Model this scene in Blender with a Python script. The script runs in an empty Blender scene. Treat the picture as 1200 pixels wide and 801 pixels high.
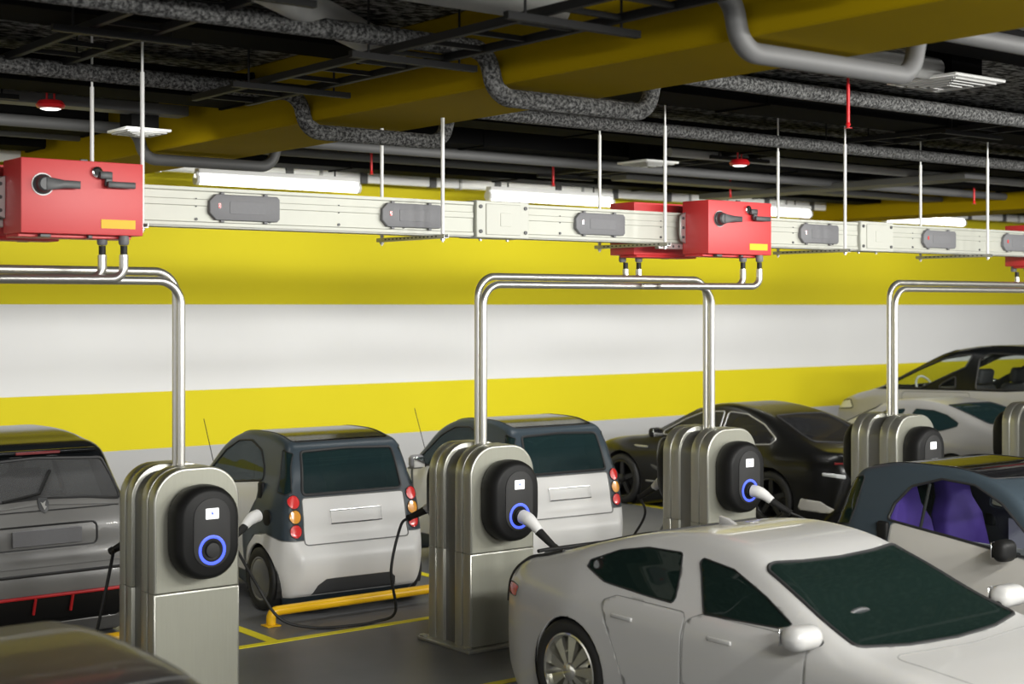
import bpy, bmesh, math, random
import numpy as np
from mathutils import Vector, Matrix
random.seed(7)
S = bpy.context.scene
COL = S.collection
PI = math.pi

# ------------------------------------------------------------------ materials
def mat(name, color, rough=0.5, metal=0.0, coat=0.0, emit=None, estr=0.0, spec=0.5):
    m = bpy.data.materials.new(name); m.use_nodes = True
    b = m.node_tree.nodes['Principled BSDF']
    b.inputs['Base Color'].default_value = (*color, 1)
    b.inputs['Roughness'].default_value = rough
    b.inputs['Metallic'].default_value = metal
    b.inputs['Coat Weight'].default_value = coat
    b.inputs['Coat Roughness'].default_value = 0.06
    b.inputs['Specular IOR Level'].default_value = spec
    if emit:
        b.inputs['Emission Color'].default_value = (*emit, 1)
        b.inputs['Emission Strength'].default_value = estr
    return m

def noisy(m, scale=8.0, amount=0.12, stretch=(1, 1, 1), bump=0.0):
    """vary the base colour of a material with object-space noise"""
    nt = m.node_tree; n = nt.nodes; l = nt.links; b = n['Principled BSDF']
    tc = n.new('ShaderNodeTexCoord'); mp = n.new('ShaderNodeMapping'); nz = n.new('ShaderNodeTexNoise')
    mp.inputs['Scale'].default_value = stretch
    nz.inputs['Scale'].default_value = scale; nz.inputs['Detail'].default_value = 4
    l.new(tc.outputs['Object'], mp.inputs['Vector']); l.new(mp.outputs['Vector'], nz.inputs['Vector'])
    mr = n.new('ShaderNodeMapRange'); mr.inputs['To Min'].default_value = 1 - amount; mr.inputs['To Max'].default_value = 1 + amount
    l.new(nz.outputs['Fac'], mr.inputs['Value'])
    mx = n.new('ShaderNodeVectorMath'); mx.operation = 'SCALE'
    mx.inputs[0].default_value = b.inputs['Base Color'].default_value[:3]
    l.new(mr.outputs['Result'], mx.inputs['Scale']); l.new(mx.outputs['Vector'], b.inputs['Base Color'])
    if bump:
        bp = n.new('ShaderNodeBump'); bp.inputs['Strength'].default_value = bump; bp.inputs['Distance'].default_value = 0.01
        l.new(nz.outputs['Fac'], bp.inputs['Height']); l.new(bp.outputs['Normal'], b.inputs['Normal'])
    return m

def speckle(name, dark, light, scale, lo=0.45, hi=0.6, stretch=(1, 1, 1), rough=0.9):
    m = mat(name, dark, rough, spec=0.2); nt = m.node_tree; n = nt.nodes; l = nt.links; b = n['Principled BSDF']
    tc = n.new('ShaderNodeTexCoord'); mp = n.new('ShaderNodeMapping'); nz = n.new('ShaderNodeTexNoise'); cr = n.new('ShaderNodeValToRGB')
    mp.inputs['Scale'].default_value = stretch
    nz.inputs['Scale'].default_value = scale; nz.inputs['Detail'].default_value = 6; nz.inputs['Roughness'].default_value = 0.65
    cr.color_ramp.elements[0].position = lo; cr.color_ramp.elements[0].color = (*dark, 1)
    cr.color_ramp.elements[1].position = hi; cr.color_ramp.elements[1].color = (*light, 1)
    l.new(tc.outputs['Object'], mp.inputs['Vector']); l.new(mp.outputs['Vector'], nz.inputs['Vector'])
    l.new(nz.outputs['Fac'], cr.inputs['Fac']); l.new(cr.outputs['Color'], b.inputs['Base Color'])
    return m

def glass(name, tint, opacity, refl_color=(0.03, 0.05, 0.05), rough=0.03):
    """tinted car glass: a dark glossy layer mixed with a tinted see-through one"""
    m = mat(name, refl_color, rough, coat=0.0, spec=.3); nt = m.node_tree; n = nt.nodes; l = nt.links
    b = n['Principled BSDF']; out = n['Material Output']
    tr = n.new('ShaderNodeBsdfTransparent'); tr.inputs['Color'].default_value = (*tint, 1)
    mx = n.new('ShaderNodeMixShader'); mx.inputs['Fac'].default_value = opacity
    l.new(tr.outputs[0], mx.inputs[1]); l.new(b.outputs[0], mx.inputs[2]); l.new(mx.outputs[0], out.inputs['Surface'])
    return m

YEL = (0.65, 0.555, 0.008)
M = {}
M['red'] = mat('red_enamel', (0.70, 0.028, 0.032), 0.5, spec=1.0)
M['yellow_label'] = mat('yellow_label', (0.9, 0.55, 0.0), 0.5)
M['grey_plastic'] = noisy(mat('grey_plastic', (0.19, 0.19, 0.20), 0.55), 40, .06)
M['dark_plastic'] = mat('dark_plastic', (0.055, 0.057, 0.06), 0.4)
M['black_plastic'] = mat('black_plastic', (0.010, 0.010, 0.010), 0.5, spec=.22)
M['charger_face'] = mat('charger_face_plastic', (0.034, 0.034, 0.034), 0.55, spec=.25)
M['black_rubber'] = mat('black_rubber', (0.012, 0.012, 0.012), 0.6)
M['seal'] = mat('window_seal', (0.02, 0.02, 0.021), 0.55)
M['busbar'] = noisy(mat('busbar_aluminium', (0.50, 0.505, 0.445), 0.45, 0.15), 6, .05)
M['busbar_groove'] = mat('busbar_groove', (0.36, 0.36, 0.32), 0.5, 0.25)
M['joint'] = mat('joint_cover_paint', (0.54, 0.545, 0.485), 0.45, 0.05)
M['steel'] = mat('galvanised_steel', (0.5, 0.5, 0.49), 0.35, 0.85)
M['rod'] = mat('zinc_rod', (0.9, 0.9, 0.88), 0.4, 0.0)
M['pipe_steel'] = noisy(mat('polished_conduit_steel', (0.70, 0.69, 0.65), 0.33, 0.9), 30, .06, (1, 1, 1))
M['chrome'] = mat('chrome', (0.8, 0.8, 0.8), 0.12, 1.0)
M['pedestal'] = noisy(mat('brushed_pedestal_steel', (0.47, 0.47, 0.42), 0.36, 0.8), 5, .08, (30, 30, 1))
M['pedestal_front'] = noisy(mat('satin_pedestal_panel', (0.37, 0.37, 0.31), 0.4, 0.6), 4, .05, (25, 25, 1))
M['pedestal_core'] = mat('pedestal_core_steel', (0.2, 0.2, 0.19), 0.4, 0.7)
M['screen'] = mat('screen_white', (0.8, 0.8, 0.8), 0.3, emit=(1, 1, 1), estr=0.7)
M['screen_blue'] = mat('screen_blue', (0.05, 0.1, 0.7), 0.3, emit=(0.1, 0.2, 0.9), estr=0.5)
M['ring'] = mat('ring_light_blue', (0.05, 0.09, 0.8), 0.3, emit=(0.10, 0.16, 0.95), estr=0.9)
M['plug_white'] = mat('plug_white', (0.8, 0.8, 0.79), 0.35)
M['pipe_grey'] = noisy(mat('painted_grey_pipe', (0.08, 0.08, 0.08), 0.6), 5, .08)
M['pipe_pale'] = noisy(mat('pale_duct_paint', (0.36, 0.36, 0.35), 0.6), 4, .05)
M['pipe_speckle'] = speckle('lagged_pipe_speckle', (0.022, 0.022, 0.022), (0.23, 0.23, 0.225), 42, .42, .68)
M['duct_black'] = noisy(mat('black_duct', (0.006, 0.006, 0.006), 0.9, spec=.03), 3, .2)
M['strut_black'] = mat('black_strut', (0.012, 0.012, 0.012), 0.6, spec=.15)
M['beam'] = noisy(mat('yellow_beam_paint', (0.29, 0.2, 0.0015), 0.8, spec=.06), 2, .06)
M['sprinkler'] = mat('sprinkler_red', (0.6, 0.01, 0.015), 0.4)
M['lamp_glow'] = mat('fluorescent_glow', (1, 1, 1), 0.4, emit=(1.0, 1.0, 0.97), estr=4.0)
M['beacon_glow'] = mat('beacon_glow', (1, 1, 1), 0.4, emit=(1.0, 0.97, 0.95), estr=3.0)
M['white_enamel'] = mat('white_enamel', (0.8, 0.8, 0.78), 0.45)
M['line_yellow'] = noisy(mat('yellow_line_paint', (0.80, 0.69, 0.01), 0.6), 12, .1)
M['stop_yellow'] = mat('yellow_stop_enamel', (0.83, 0.47, 0.005), 0.35)
M['paint_white'] = mat('white_car_paint', (0.475, 0.472, 0.462), 0.28, 0.0, 0.5)
M['paint_micro'] = mat('white_microcar_paint', (0.68, 0.675, 0.66), 0.36, 0.0, 0.2)
M['paint_warm'] = mat('warm_white_car_paint', (0.50, 0.485, 0.45), 0.28, 0.0, 0.5)
M['paint_silver'] = mat('silver_car_paint', (0.33, 0.325, 0.315), 0.3, 0.2, 0.5)
M['paint_black'] = mat('black_car_paint', (0.005, 0.005, 0.005), 0.28, 0.0, 0.1, spec=.3)
M['paint_dark'] = mat('dark_grey_car_paint', (0.19, 0.188, 0.182), 0.38, 0.1, 0.2)
M['paint_nearblack'] = mat('near_black_car_paint', (0.048, 0.046, 0.045), 0.42, 0.1, 0.2)
M['roof_black'] = mat('gloss_black_roof', (0.006, 0.007, 0.008), 0.16, 0.0, 0.0, spec=.16)
M['tridion'] = mat('slate_shell_paint', (0.040, 0.055, 0.068), 0.34, 0.0, 0.0, spec=.25)
M['car_inner'] = mat('car_lining', (0.035, 0.036, 0.038), 0.8)
M['inner_pale'] = mat('pale_door_lining', (0.32, 0.32, 0.36), 0.7)
M['seat_purple'] = mat('purple_seat_cloth', (0.075, 0.034, 0.29), 0.75)
M['seat_grey'] = mat('charcoal_seat_cloth', (0.05, 0.05, 0.052), 0.7)
M['glass_dark'] = glass('dark_green_glass', (0.35, 0.5, 0.45), 0.80, (0.010, 0.020, 0.017))
M['glass_teal'] = glass('teal_glass', (0.38, 0.55, 0.55), 0.60, (0.018, 0.038, 0.040))
M['glass_clear'] = glass('clear_glass', (0.93, 0.95, 0.94), 0.05, (0.03, 0.035, 0.035))
M['glass_grey'] = glass('grey_glass', (0.62, 0.64, 0.64), 0.40, (0.15, 0.15, 0.152))  # pale base colour stands in for reflections on the panes
M['glass_smoke'] = glass('smoked_glass', (0.55, 0.57, 0.57), 0.45, (0.035, 0.035, 0.037))
M['glass_roof'] = glass('roof_glass', (0.6, 0.6, 0.65), 0.5, (0.02, 0.02, 0.022))
M['lamp_red'] = mat('red_lens', (0.75, 0.03, 0.03), 0.2, coat=0.6)
M['lamp_dark_red'] = mat('dark_red_lens', (0.16, 0.008, 0.01), 0.3)
M['lamp_amber'] = mat('amber_lens', (0.85, 0.36, 0.04), 0.2, coat=0.6)
M['lamp_clear'] = mat('clear_lens', (0.7, 0.72, 0.73), 0.1, coat=0.8)
M['alloy'] = mat('alloy_rim', (0.76, 0.75, 0.68), 0.16, 0.9)
M['alloy_grey'] = mat('grey_wheel_cover', (0.22, 0.22, 0.22), 0.35, 0.5)
M['alloy_black'] = mat('black_rim', (0.012, 0.012, 0.012), 0.3, 0.3)
M['bar_red'] = mat('red_bar', (0.55, 0.02, 0.025), 0.4)
M['seam'] = mat('panel_gap_rubber', (0.16, 0.16, 0.155), 0.8)

# ------------------------------------------------------------------ mesh helpers
def frame_axes(d):
    d = d.normalized()
    u = d.orthogonal().normalized()
    return u, d.cross(u).normalized()

def add_box(bm, c, s, bev=0.0, seg=2, rot=None):
    r = bmesh.ops.create_cube(bm, size=1.0)
    vs = r['verts']
    bmesh.ops.scale(bm, vec=Vector(s), verts=vs)
    if bev > 0:
        es = list({e for v in vs for e in v.link_edges})
        b = bmesh.ops.bevel(bm, geom=es, offset=bev, segments=seg, profile=0.5, affect='EDGES')
        vs = list({v for f in b['faces'] for v in f.verts} | {v for v in vs if v.is_valid})
    if rot: bmesh.ops.transform(bm, matrix=rot, verts=vs)
    bmesh.ops.translate(bm, vec=Vector(c), verts=vs)

def add_cyl(bm, p0, p1, r0, r1=None, seg=16, caps=True):
    p0 = Vector(p0); p1 = Vector(p1); r1 = r0 if r1 is None else r1
    u, v = frame_axes(p1 - p0)
    a = []; b = []
    for i in range(seg):
        t = 2 * PI * i / seg; w = u * math.cos(t) + v * math.sin(t)
        a.append(bm.verts.new(p0 + w * r0)); b.append(bm.verts.new(p1 + w * r1))
    for i in range(seg):
        j = (i + 1) % seg
        bm.faces.new((a[i], a[j], b[j], b[i]))
    if caps:
        bm.faces.new(a[::-1]); bm.faces.new(b)

def fillet(pts, r, n=6):
    pts = [Vector(p) for p in pts]
    out = [pts[0]]
    for i in range(1, len(pts) - 1):
        a, b, c = pts[i - 1], pts[i], pts[i + 1]
        d0 = (a - b); d1 = (c - b)
        ang = d0.angle(d1)
        if ang > PI - 0.02: out.append(b); continue
        t = min(r / math.tan(ang / 2), d0.length * .49, d1.length * .49)
        rr = t * math.tan(ang / 2)
        d0.normalize(); d1.normalize()
        s = b + d0 * t; e = b + d1 * t
        cen = b + (d0 + d1).normalized() * (rr / math.sin(ang / 2))
        for k in range(n + 1):
            q = s.lerp(e, k / n) - cen
            out.append(cen + q.normalized() * rr)
    out.append(pts[-1])
    return out

def add_tube(bm, pts, r, seg=12, closed=False, caps=True, rfun=None):
    pts = [Vector(p) for p in pts]
    n = len(pts)
    if n < 2: return
    tang = []
    for i in range(n):
        if closed: t = pts[(i + 1) % n] - pts[i - 1]
        else: t = pts[min(i + 1, n - 1)] - pts[max(i - 1, 0)]
        tang.append(t.normalized() if t.length > 1e-9 else Vector((0, 0, 1)))
    u, _ = frame_axes(tang[0]); rings = []
    for i in range(n):
        u = (u - tang[i] * u.dot(tang[i]))
        u = u.normalized() if u.length > 1e-6 else tang[i].orthogonal().normalized()
        v = tang[i].cross(u)
        rr = rfun(i / (n - 1)) if rfun else r
        rings.append([bm.verts.new(pts[i] + (u * math.cos(2 * PI * k / seg) + v * math.sin(2 * PI * k / seg)) * rr) for k in range(seg)])
    for i in range(n if closed else n - 1):
        a = rings[i]; b = rings[(i + 1) % n]
        off = 0
        if closed and i == n - 1:
            off = min(range(seg), key=lambda o: (a[0].co - b[o].co).length)
        for k in range(seg):
            bm.faces.new((a[k], a[(k + 1) % seg], b[(k + 1 + off) % seg], b[(k + off) % seg]))
    if caps and not closed:
        bm.faces.new(rings[0][::-1]); bm.faces.new(rings[-1])

def smooth_path(pts, n=8):
    """Catmull-Rom through 3-D points"""
    P = [Vector(p) for p in pts]; P = [P[0] * 2 - P[1]] + P + [P[-1] * 2 - P[-2]]
    out = []
    for i in range(1, len(P) - 2):
        for k in range(n):
            t = k / n
            a, b, c, d = P[i - 1], P[i], P[i + 1], P[i + 2]
            out.append(0.5 * ((2 * b) + (c - a) * t + (2 * a - 5 * b + 4 * c - d) * t * t + (3 * b - a - 3 * c + d) * t ** 3))
    out.append(P[-2])
    return out

def add_prism(bm, poly, mapf, d0, d1, bev=0.0, seg=2):
    """extrude a 2-D polygon between depths d0 and d1; mapf(u, v, d) -> xyz"""
    a = [bm.verts.new(mapf(u, v, d0)) for u, v in poly]
    b = [bm.verts.new(mapf(u, v, d1)) for u, v in poly]
    n = len(poly)
    fs = [bm.faces.new((a[i], a[(i + 1) % n], b[(i + 1) % n], b[i])) for i in range(n)]
    f0 = bm.faces.new(a[::-1]); f1 = bm.faces.new(b)
    bmesh.ops.recalc_face_normals(bm, faces=fs + [f0, f1])
    if bev > 0:
        bmesh.ops.bevel(bm, geom=list(f0.edges) + list(f1.edges), offset=bev, segments=seg, profile=0.5, affect='EDGES')

XZ = lambda u, v, d: (u, d, v)
YZ = lambda u, v, d: (d, u, v)
XY = lambda u, v, d: (u, v, d)

def add_lathe(bm, prof, mapf, seg=32, closed=True):
    """prof: (radius, depth) list revolved about the depth axis; mapf(u, v, d)"""
    rings = []
    for r, d in prof:
        rings.append([bm.verts.new(mapf(r * math.cos(2 * PI * k / seg), r * math.sin(2 * PI * k / seg), d)) for k in range(seg)])
    fs = []
    for i in range(len(rings) - 1):
        for k in range(seg):
            fs.append(bm.faces.new((rings[i][k], rings[i][(k + 1) % seg], rings[i + 1][(k + 1) % seg], rings[i + 1][k])))
    if closed:
        fs.append(bm.faces.new(rings[0][::-1])); fs.append(bm.faces.new(rings[-1]))
    bmesh.ops.recalc_face_normals(bm, faces=fs)

def round_rect(w, h, r, n=6, cx=0.0, cz=0.0, top_only=False):
    out = []
    for (sx, sz, a0) in ((1, 1, 0), (-1, 1, PI / 2), (-1, -1, PI), (1, -1, 1.5 * PI)):
        rr = 0 if (top_only and sz < 0) else r
        if rr == 0:
            out.append((cx + sx * w / 2, cz + sz * h / 2)); continue
        for k in range(n + 1):
            a = a0 + PI / 2 * k / n
            out.append((cx + sx * (w / 2 - rr) + rr * math.cos(a), cz + sz * (h / 2 - rr) + rr * math.sin(a)))
    return out

def round_poly(pts, r, n=4):
    P = [Vector((p[0], p[1], 0)) for p in pts]; m = len(P); out = []
    for i in range(m):
        seg = fillet([P[i - 1].lerp(P[i], .5), P[i], P[i].lerp(P[(i + 1) % m], .5)], r, n)
        out += [(q.x, q.y) for q in seg[1:-1]]
    return out

def new_bm(): return bmesh.new()

def obj(name, bm, m, parent=None, smooth=True, label=None, angle=40):
    me = bpy.data.meshes.new(name)
    bm.to_mesh(me); bm.free()
    for mm in (m if isinstance(m, (list, tuple)) else [m]): me.materials.append(mm)
    if smooth:
        me.polygons.foreach_set('use_smooth', [True] * len(me.polygons))
        me.set_sharp_from_angle(angle=math.radians(angle))
    o = bpy.data.objects.new(name, me); COL.objects.link(o)
    if parent: o.parent = parent
    if label: o['label'] = label
    return o

def tag(o, label, cat, group=None):
    o['label'] = label; o['category'] = cat
    if group: o['group'] = group
    return o

def thing(name, label, cat, loc=(0, 0, 0), rz=0.0, group=None):
    o = bpy.data.objects.new(name, None); COL.objects.link(o)
    o.location = loc; o.rotation_euler = (0, 0, rz); o.empty_display_size = 0.1
    return tag(o, label, cat, group)

def struct(name, bm, m, smooth=False):
    o = obj(name, bm, m, None, smooth); o['kind'] = 'structure'; return o

def dup(root, loc, rz=None, label=None, group=None):
    """a copy of a thing with copies of its parts and sub-parts"""
    r = root.copy(); COL.objects.link(r); r.location = loc
    if rz is not None: r.rotation_euler = (0, 0, rz)
    if label: r['label'] = label
    if group: r['group'] = group
    def rec(a, b):
        for ch in list(a.children):
            if ch.name == b.name: continue
            c = ch.copy(); COL.objects.link(c); c.parent = b
            rec(ch, c)
    kids = list(root.children)
    for ch in kids:
        c = ch.copy(); COL.objects.link(c); c.parent = r
        rec(ch, c)
    return r

def B(fn, *a, **k):
    bm = new_bm(); fn(bm, *a, **k); return bm
# ------------------------------------------------------------------ the setting
WALL_Y, CEIL_Z = 17.2, 4.75

def wall_material():
    m = mat('striped_wall_paint', (1, 1, 1), 0.65, spec=0.25); nt = m.node_tree; n = nt.nodes; l = nt.links; b = n['Principled BSDF']
    tc = n.new('ShaderNodeTexCoord'); sp = n.new('ShaderNodeSeparateXYZ'); mr = n.new('ShaderNodeMath'); cr = n.new('ShaderNodeValToRGB')
    mr.operation = 'DIVIDE'; mr.inputs[1].default_value = 6.0
    l.new(tc.outputs['Object'], sp.inputs[0]); l.new(sp.outputs['Z'], mr.inputs[0]); l.new(mr.outputs[0], cr.inputs[0])
    cr.color_ramp.interpolation = 'CONSTANT'
    stops = [(0.0, (0.42, 0.42, 0.42)), (0.965 / 6, YEL), (1.683 / 6, (0.71, 0.71, 0.705)), (2.75 / 6, YEL)]
    e = cr.color_ramp.elements
    e[0].position, e[0].color = stops[0][0], (*stops[0][1], 1)
    e[1].position, e[1].color = stops[1][0], (*stops[1][1], 1)
    for p, c in stops[2:]:
        q = e.new(p); q.color = (*c, 1)
    nz = n.new('ShaderNodeTexNoise'); nz.inputs['Scale'].default_value = 0.8; nz.inputs['Detail'].default_value = 3
    l.new(tc.outputs['Object'], nz.inputs['Vector'])
    m2 = n.new('ShaderNodeMapRange'); m2.inputs['To Min'].default_value = .96; m2.inputs['To Max'].default_value = 1.04
    l.new(nz.outputs['Fac'], m2.inputs['Value'])
    sc = n.new('ShaderNodeVectorMath'); sc.operation = 'SCALE'
    l.new(cr.outputs['Color'], sc.inputs[0]); l.new(m2.outputs[0], sc.inputs['Scale']); l.new(sc.outputs[0], b.inputs['Base Color'])
    return m

floor_m = noisy(mat('garage_floor_coating', (0.125, 0.127, 0.132), 0.42, spec=0.4), 5, .10, (1, 1, 1), .02)
ceil_m = speckle('sprayed_ceiling', (0.012, 0.012, 0.012), (0.34, 0.34, 0.33), 11, .44, .62, (1, 1.6, 1))
X0, X1, Y0 = -10.0, 46.0, -9.0
struct('floor', B(add_box, ((X0 + X1) / 2, (Y0 + WALL_Y + .3) / 2, -.1), (X1 - X0, WALL_Y + .3 - Y0, .2)), floor_m)
struct('wall_back', B(add_box, ((X0 + X1) / 2, WALL_Y + .15, CEIL_Z / 2), (X1 - X0, .3, CEIL_Z)), wall_material())
struct('ceiling', B(add_box, ((X0 + X1) / 2, (Y0 + WALL_Y + .3) / 2, CEIL_Z + .15), (X1 - X0, WALL_Y + .3 - Y0, .3)), ceil_m)
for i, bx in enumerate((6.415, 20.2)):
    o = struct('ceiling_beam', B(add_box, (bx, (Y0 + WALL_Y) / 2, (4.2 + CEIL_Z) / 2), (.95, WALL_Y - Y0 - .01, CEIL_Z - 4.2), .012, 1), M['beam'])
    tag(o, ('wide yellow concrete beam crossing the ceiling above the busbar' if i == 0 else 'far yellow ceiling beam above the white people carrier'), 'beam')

# floor markings
def line(label, cx, cy, sx, sy):
    o = obj('parking_line', B(add_box, (cx, cy, .002), (sx, sy, .004)), M['line_yellow'], None, False)
    tag(o, label, 'floor marking', 'yellow parking lines on the floor'); return o
line('long yellow floor line across the bay ends behind the pedestals', 12.0, 10.77, 28, .085)
line('long yellow floor line just in front of the pedestals, beside the white saloon', 12.0, 8.60, 28, .085)
for bx, lb in ((5.95, 'yellow bay divider between the dark hatchback and the white microcar behind the first pedestal'),
               (8.65, 'yellow bay divider between the two white microcars by the wall'),
               (11.35, 'yellow bay divider just left of the empty bay before the black sports car'),
               (14.05, 'yellow bay divider just under the black sports car side'),
               (16.75, 'yellow bay divider between the black sports car and the silver saloon')):
    line(lb, bx, 14.0, .1, 6.37)

# wheel stops: a yellow tube with bent-down ends
def wheel_stop(x0, x1, y, label):
    t = thing('wheel_stop', label, 'wheel stop', ((x0 + x1) / 2, y, 0), 0, 'yellow tubular wheel stops')
    h = (x1 - x0) / 2
    bm = new_bm(); add_tube(bm, fillet([(-h, 0, .012), (-h, 0, .125), (h, 0, .125), (h, 0, .012)], .06, 5), .042, 16)
    obj('stop_bar', bm, M['stop_yellow'], t)
    for s in (-1, 1):
        bm = new_bm(); add_box(bm, (s * h, 0, .007), (.13, .13, .013), .004, 1); obj('floor_plate', bm, M['stop_yellow'], t)
    return t
wheel_stop(6.22, 8.36, 11.33, 'yellow tubular wheel stop under the rear bumper of the white microcar beside the first pedestal')
wheel_stop(3.52, 5.65, 11.2, 'yellow tubular wheel stop behind the dark hatchback, seen just left of the first pedestal')

# ------------------------------------------------------------------ busbar
BY0, BY1, BZ0, BZ1 = 9.62, 9.82, 3.315, 3.585
BYC, BZC = (BY0 + BY1) / 2, (BZ0 + BZ1) / 2

def busbar_section(x0, x1, label):
    t = thing('hanging_busbar_trunking', label, 'busbar', ((x0 + x1) / 2, BYC, BZ0), 0, 'busbar trunking sections in one run')
    L = x1 - x0; h = BZ1 - BZ0; w = BY1 - BY0
    bm = new_bm()
    # body with top and bottom flanges and shallow lengthways ribs
    prof = [(-w/2, 0), (w/2, 0), (w/2, .022), (w/2 - .012, .03), (w/2 - .012, h - .03), (w/2, h - .022), (w/2, h), (-w/2, h), (-w/2, h - .022), (-w/2 + .010, h - .03),
            (-w/2 + .010, h*.70), (-w/2 + .004, h*.68), (-w/2 + .004, h*.53), (-w/2 + .010, h*.51), (-w/2 + .010, .03), (-w/2, .022)]
    add_prism(bm, prof, YZ, -L / 2, L / 2)
    obj('casing', bm, M['busbar'], t, False)
    bm = new_bm(); k = 0; x = -L / 2 + .35
    while x < L / 2 - .2:
        for zz in (.045, .135, .19):
            add_cyl(bm, (x, -w/2 + .012, zz), (x, -w/2 + .002, zz), .011 if zz < .1 else .005, None, 10)
        x += .585
    obj('rivet', bm, M['dark_plastic'], t)['kind'] = 'stuff'
    bm = new_bm(); add_box(bm, (0, 0, -.006), (L, w * .8, .012)); obj('bottom_rail', bm, M['busbar_groove'], t, False)
    return t

def cover(t, xw, wd=.56):
    """grey hinged cover over a tap-off opening, a part of the trunking"""
    x = xw - t.location.x; y = -(BY1 - BY0) / 2
    bm = new_bm(); c = .05; w = wd / 2; h = .092
    poly = [(-w + c, -h), (w - .02, -h), (w, -h + .02), (w, h - .02), (w - .02, h), (-w + c, h), (-w, h - c), (-w, -h + c)]
    add_prism(bm, [(x + a, b + (BZC - BZ0)) for a, b in poly], XZ, y + .012, y - .03, .008, 2)
    for sx in (-.5, .5):
        for sz in (-1, 1): add_box(bm, (x + sx * wd * .62, y - .005, BZC - BZ0 + sz * (h + .006)), (.03, .02, .019), .003, 1)
    bm2 = obj('tap_off_cover', bm, M['grey_plastic'], t, label='grey plastic cover')
    bm = new_bm(); add_box(bm, (x - w + .075, y - .031, BZC - BZ0 + .01), (.02, .004, .035)); obj('red_mark', bm, M['lamp_red'], bm2, False)
    bm = new_bm(); add_prism(bm, round_rect(wd * .52, .09, .012, 3, x + .02, BZC - BZ0), XZ, y - .029, y - .0335, .0015, 1); obj('raised_panel', bm, M['grey_plastic'], bm2)
    return bm2

def joint_cover(x0, x1, label):
    t = thing('hanging_busbar_joint', label, 'busbar joint', ((x0 + x1) / 2, BYC, BZ0), 0, 'joint covers along the busbar')
    L = x1 - x0; h = BZ1 - BZ0; w = BY1 - BY0
    bm = new_bm(); add_box(bm, (0, 0, h / 2), (L, w + .05, h + .03), .006, 1)
    add_box(bm, (0, -w/2 - .028, h / 2), (L * .66, .012, h - .02), .004, 1)
    c = obj('joint_casing', bm, M['joint'], t, True)
    bm = new_bm()
    for sx in (-1, 1):
        for sz in (.035, h - .035): add_cyl(bm, (sx * (L/2 - .04), -w/2 - .02, sz), (sx * (L/2 - .04), -w/2 - .034, sz), .016, None, 12)
    obj('bolt', bm, M['dark_plastic'], t)
    bm = new_bm(); add_prism(bm, round_rect(.11, .11, .006, 2, .02, h / 2), XZ, -w/2 - .03, -w/2 - .038, .002, 1); obj('type_plate', bm, M['joint'], t)
    bm = new_bm()
    for sx in (-1, 1): add_cyl(bm, (sx * .14, 0, .0), (sx * .14, 0, -.035), .014, None, 10)
    obj('clamp_bolt', bm, M['steel'], t)
    return t

b0 = busbar_section(2.0, 7.12, 'pale busbar run between the leftmost red box and the first joint cover')
b1 = busbar_section(7.68, 11.92, 'pale busbar run passing the pair of red boxes in the middle')
b2 = busbar_section(12.46, 17.9, 'pale busbar run at the right end with two covers over the bent conduits')
for t, xs in ((b0, (5.06, 6.51)), (b1, (8.46, 11.31)), (b2, (13.23, 14.66))):
    for x in xs: cover(t, x)
joint_cover(7.13, 7.67, 'pale busbar joint cover left of the middle red boxes')
joint_cover(11.93, 12.45, 'pale busbar joint cover right of the middle red boxes')

# ------------------------------------------------------------------ hangers (two rods and a slotted channel)
def make_hanger(x, label):
    t = thing('hanging_rod_trapeze', label, 'hanger', (x, BYC, BZ0), 0, 'threaded rod hangers carrying the busbar')
    yF, yB = 9.375 - BYC, 10.235 - BYC
    for y in (yF, yB):
        bm = new_bm(); add_cyl(bm, (0, y, -.075), (0, y, CEIL_Z - BZ0 - .002), .0085, None, 10)
        r = obj('rod', bm, M['rod'], t)
        bm = new_bm(); add_cyl(bm, (0, y, -.01), (0, y, 1.0), .0145, None, 12); obj('rod_sleeve', bm, M['rod'], r)
        bm = new_bm(); add_cyl(bm, (0, y, -.062), (0, y, -.046), .019, None, 6); obj('nut', bm, M['steel'], r)
    bm = new_bm()
    L = yB - yF + .1; ym = (yF + yB) / 2
    add_box(bm, (0, ym, -.043), (.042, L, .003))
    for s in (-1, 1): add_box(bm, (s * .0195, ym, -.0285), (.003, L, .029))
    ch = obj('channel', bm, M['steel'], t, False)
    bm = new_bm(); y = yF + .06
    while y < yB - .03:
        add_box(bm, (-.0215, y, -.028), (.002, .022, .012)); y += .055
    obj('slot', bm, M['dark_plastic'], ch, False)
    return t
hang_labels = ['rod hanger above the leftmost red box', 'rod hanger with slotted channel left of the first joint cover', 'rod hanger crossing the busbar at the middle pair of red boxes',
               'rod hanger at the right edge of the front middle red box', 'rod hanger between the two covers near the right end of the busbar']
h0 = make_hanger(4.175, hang_labels[0])
for x, lb in zip((6.64, 9.01, 11.42, 13.76), hang_labels[1:]): dup(h0, (x, BYC, BZ0), 0, lb)

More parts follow.
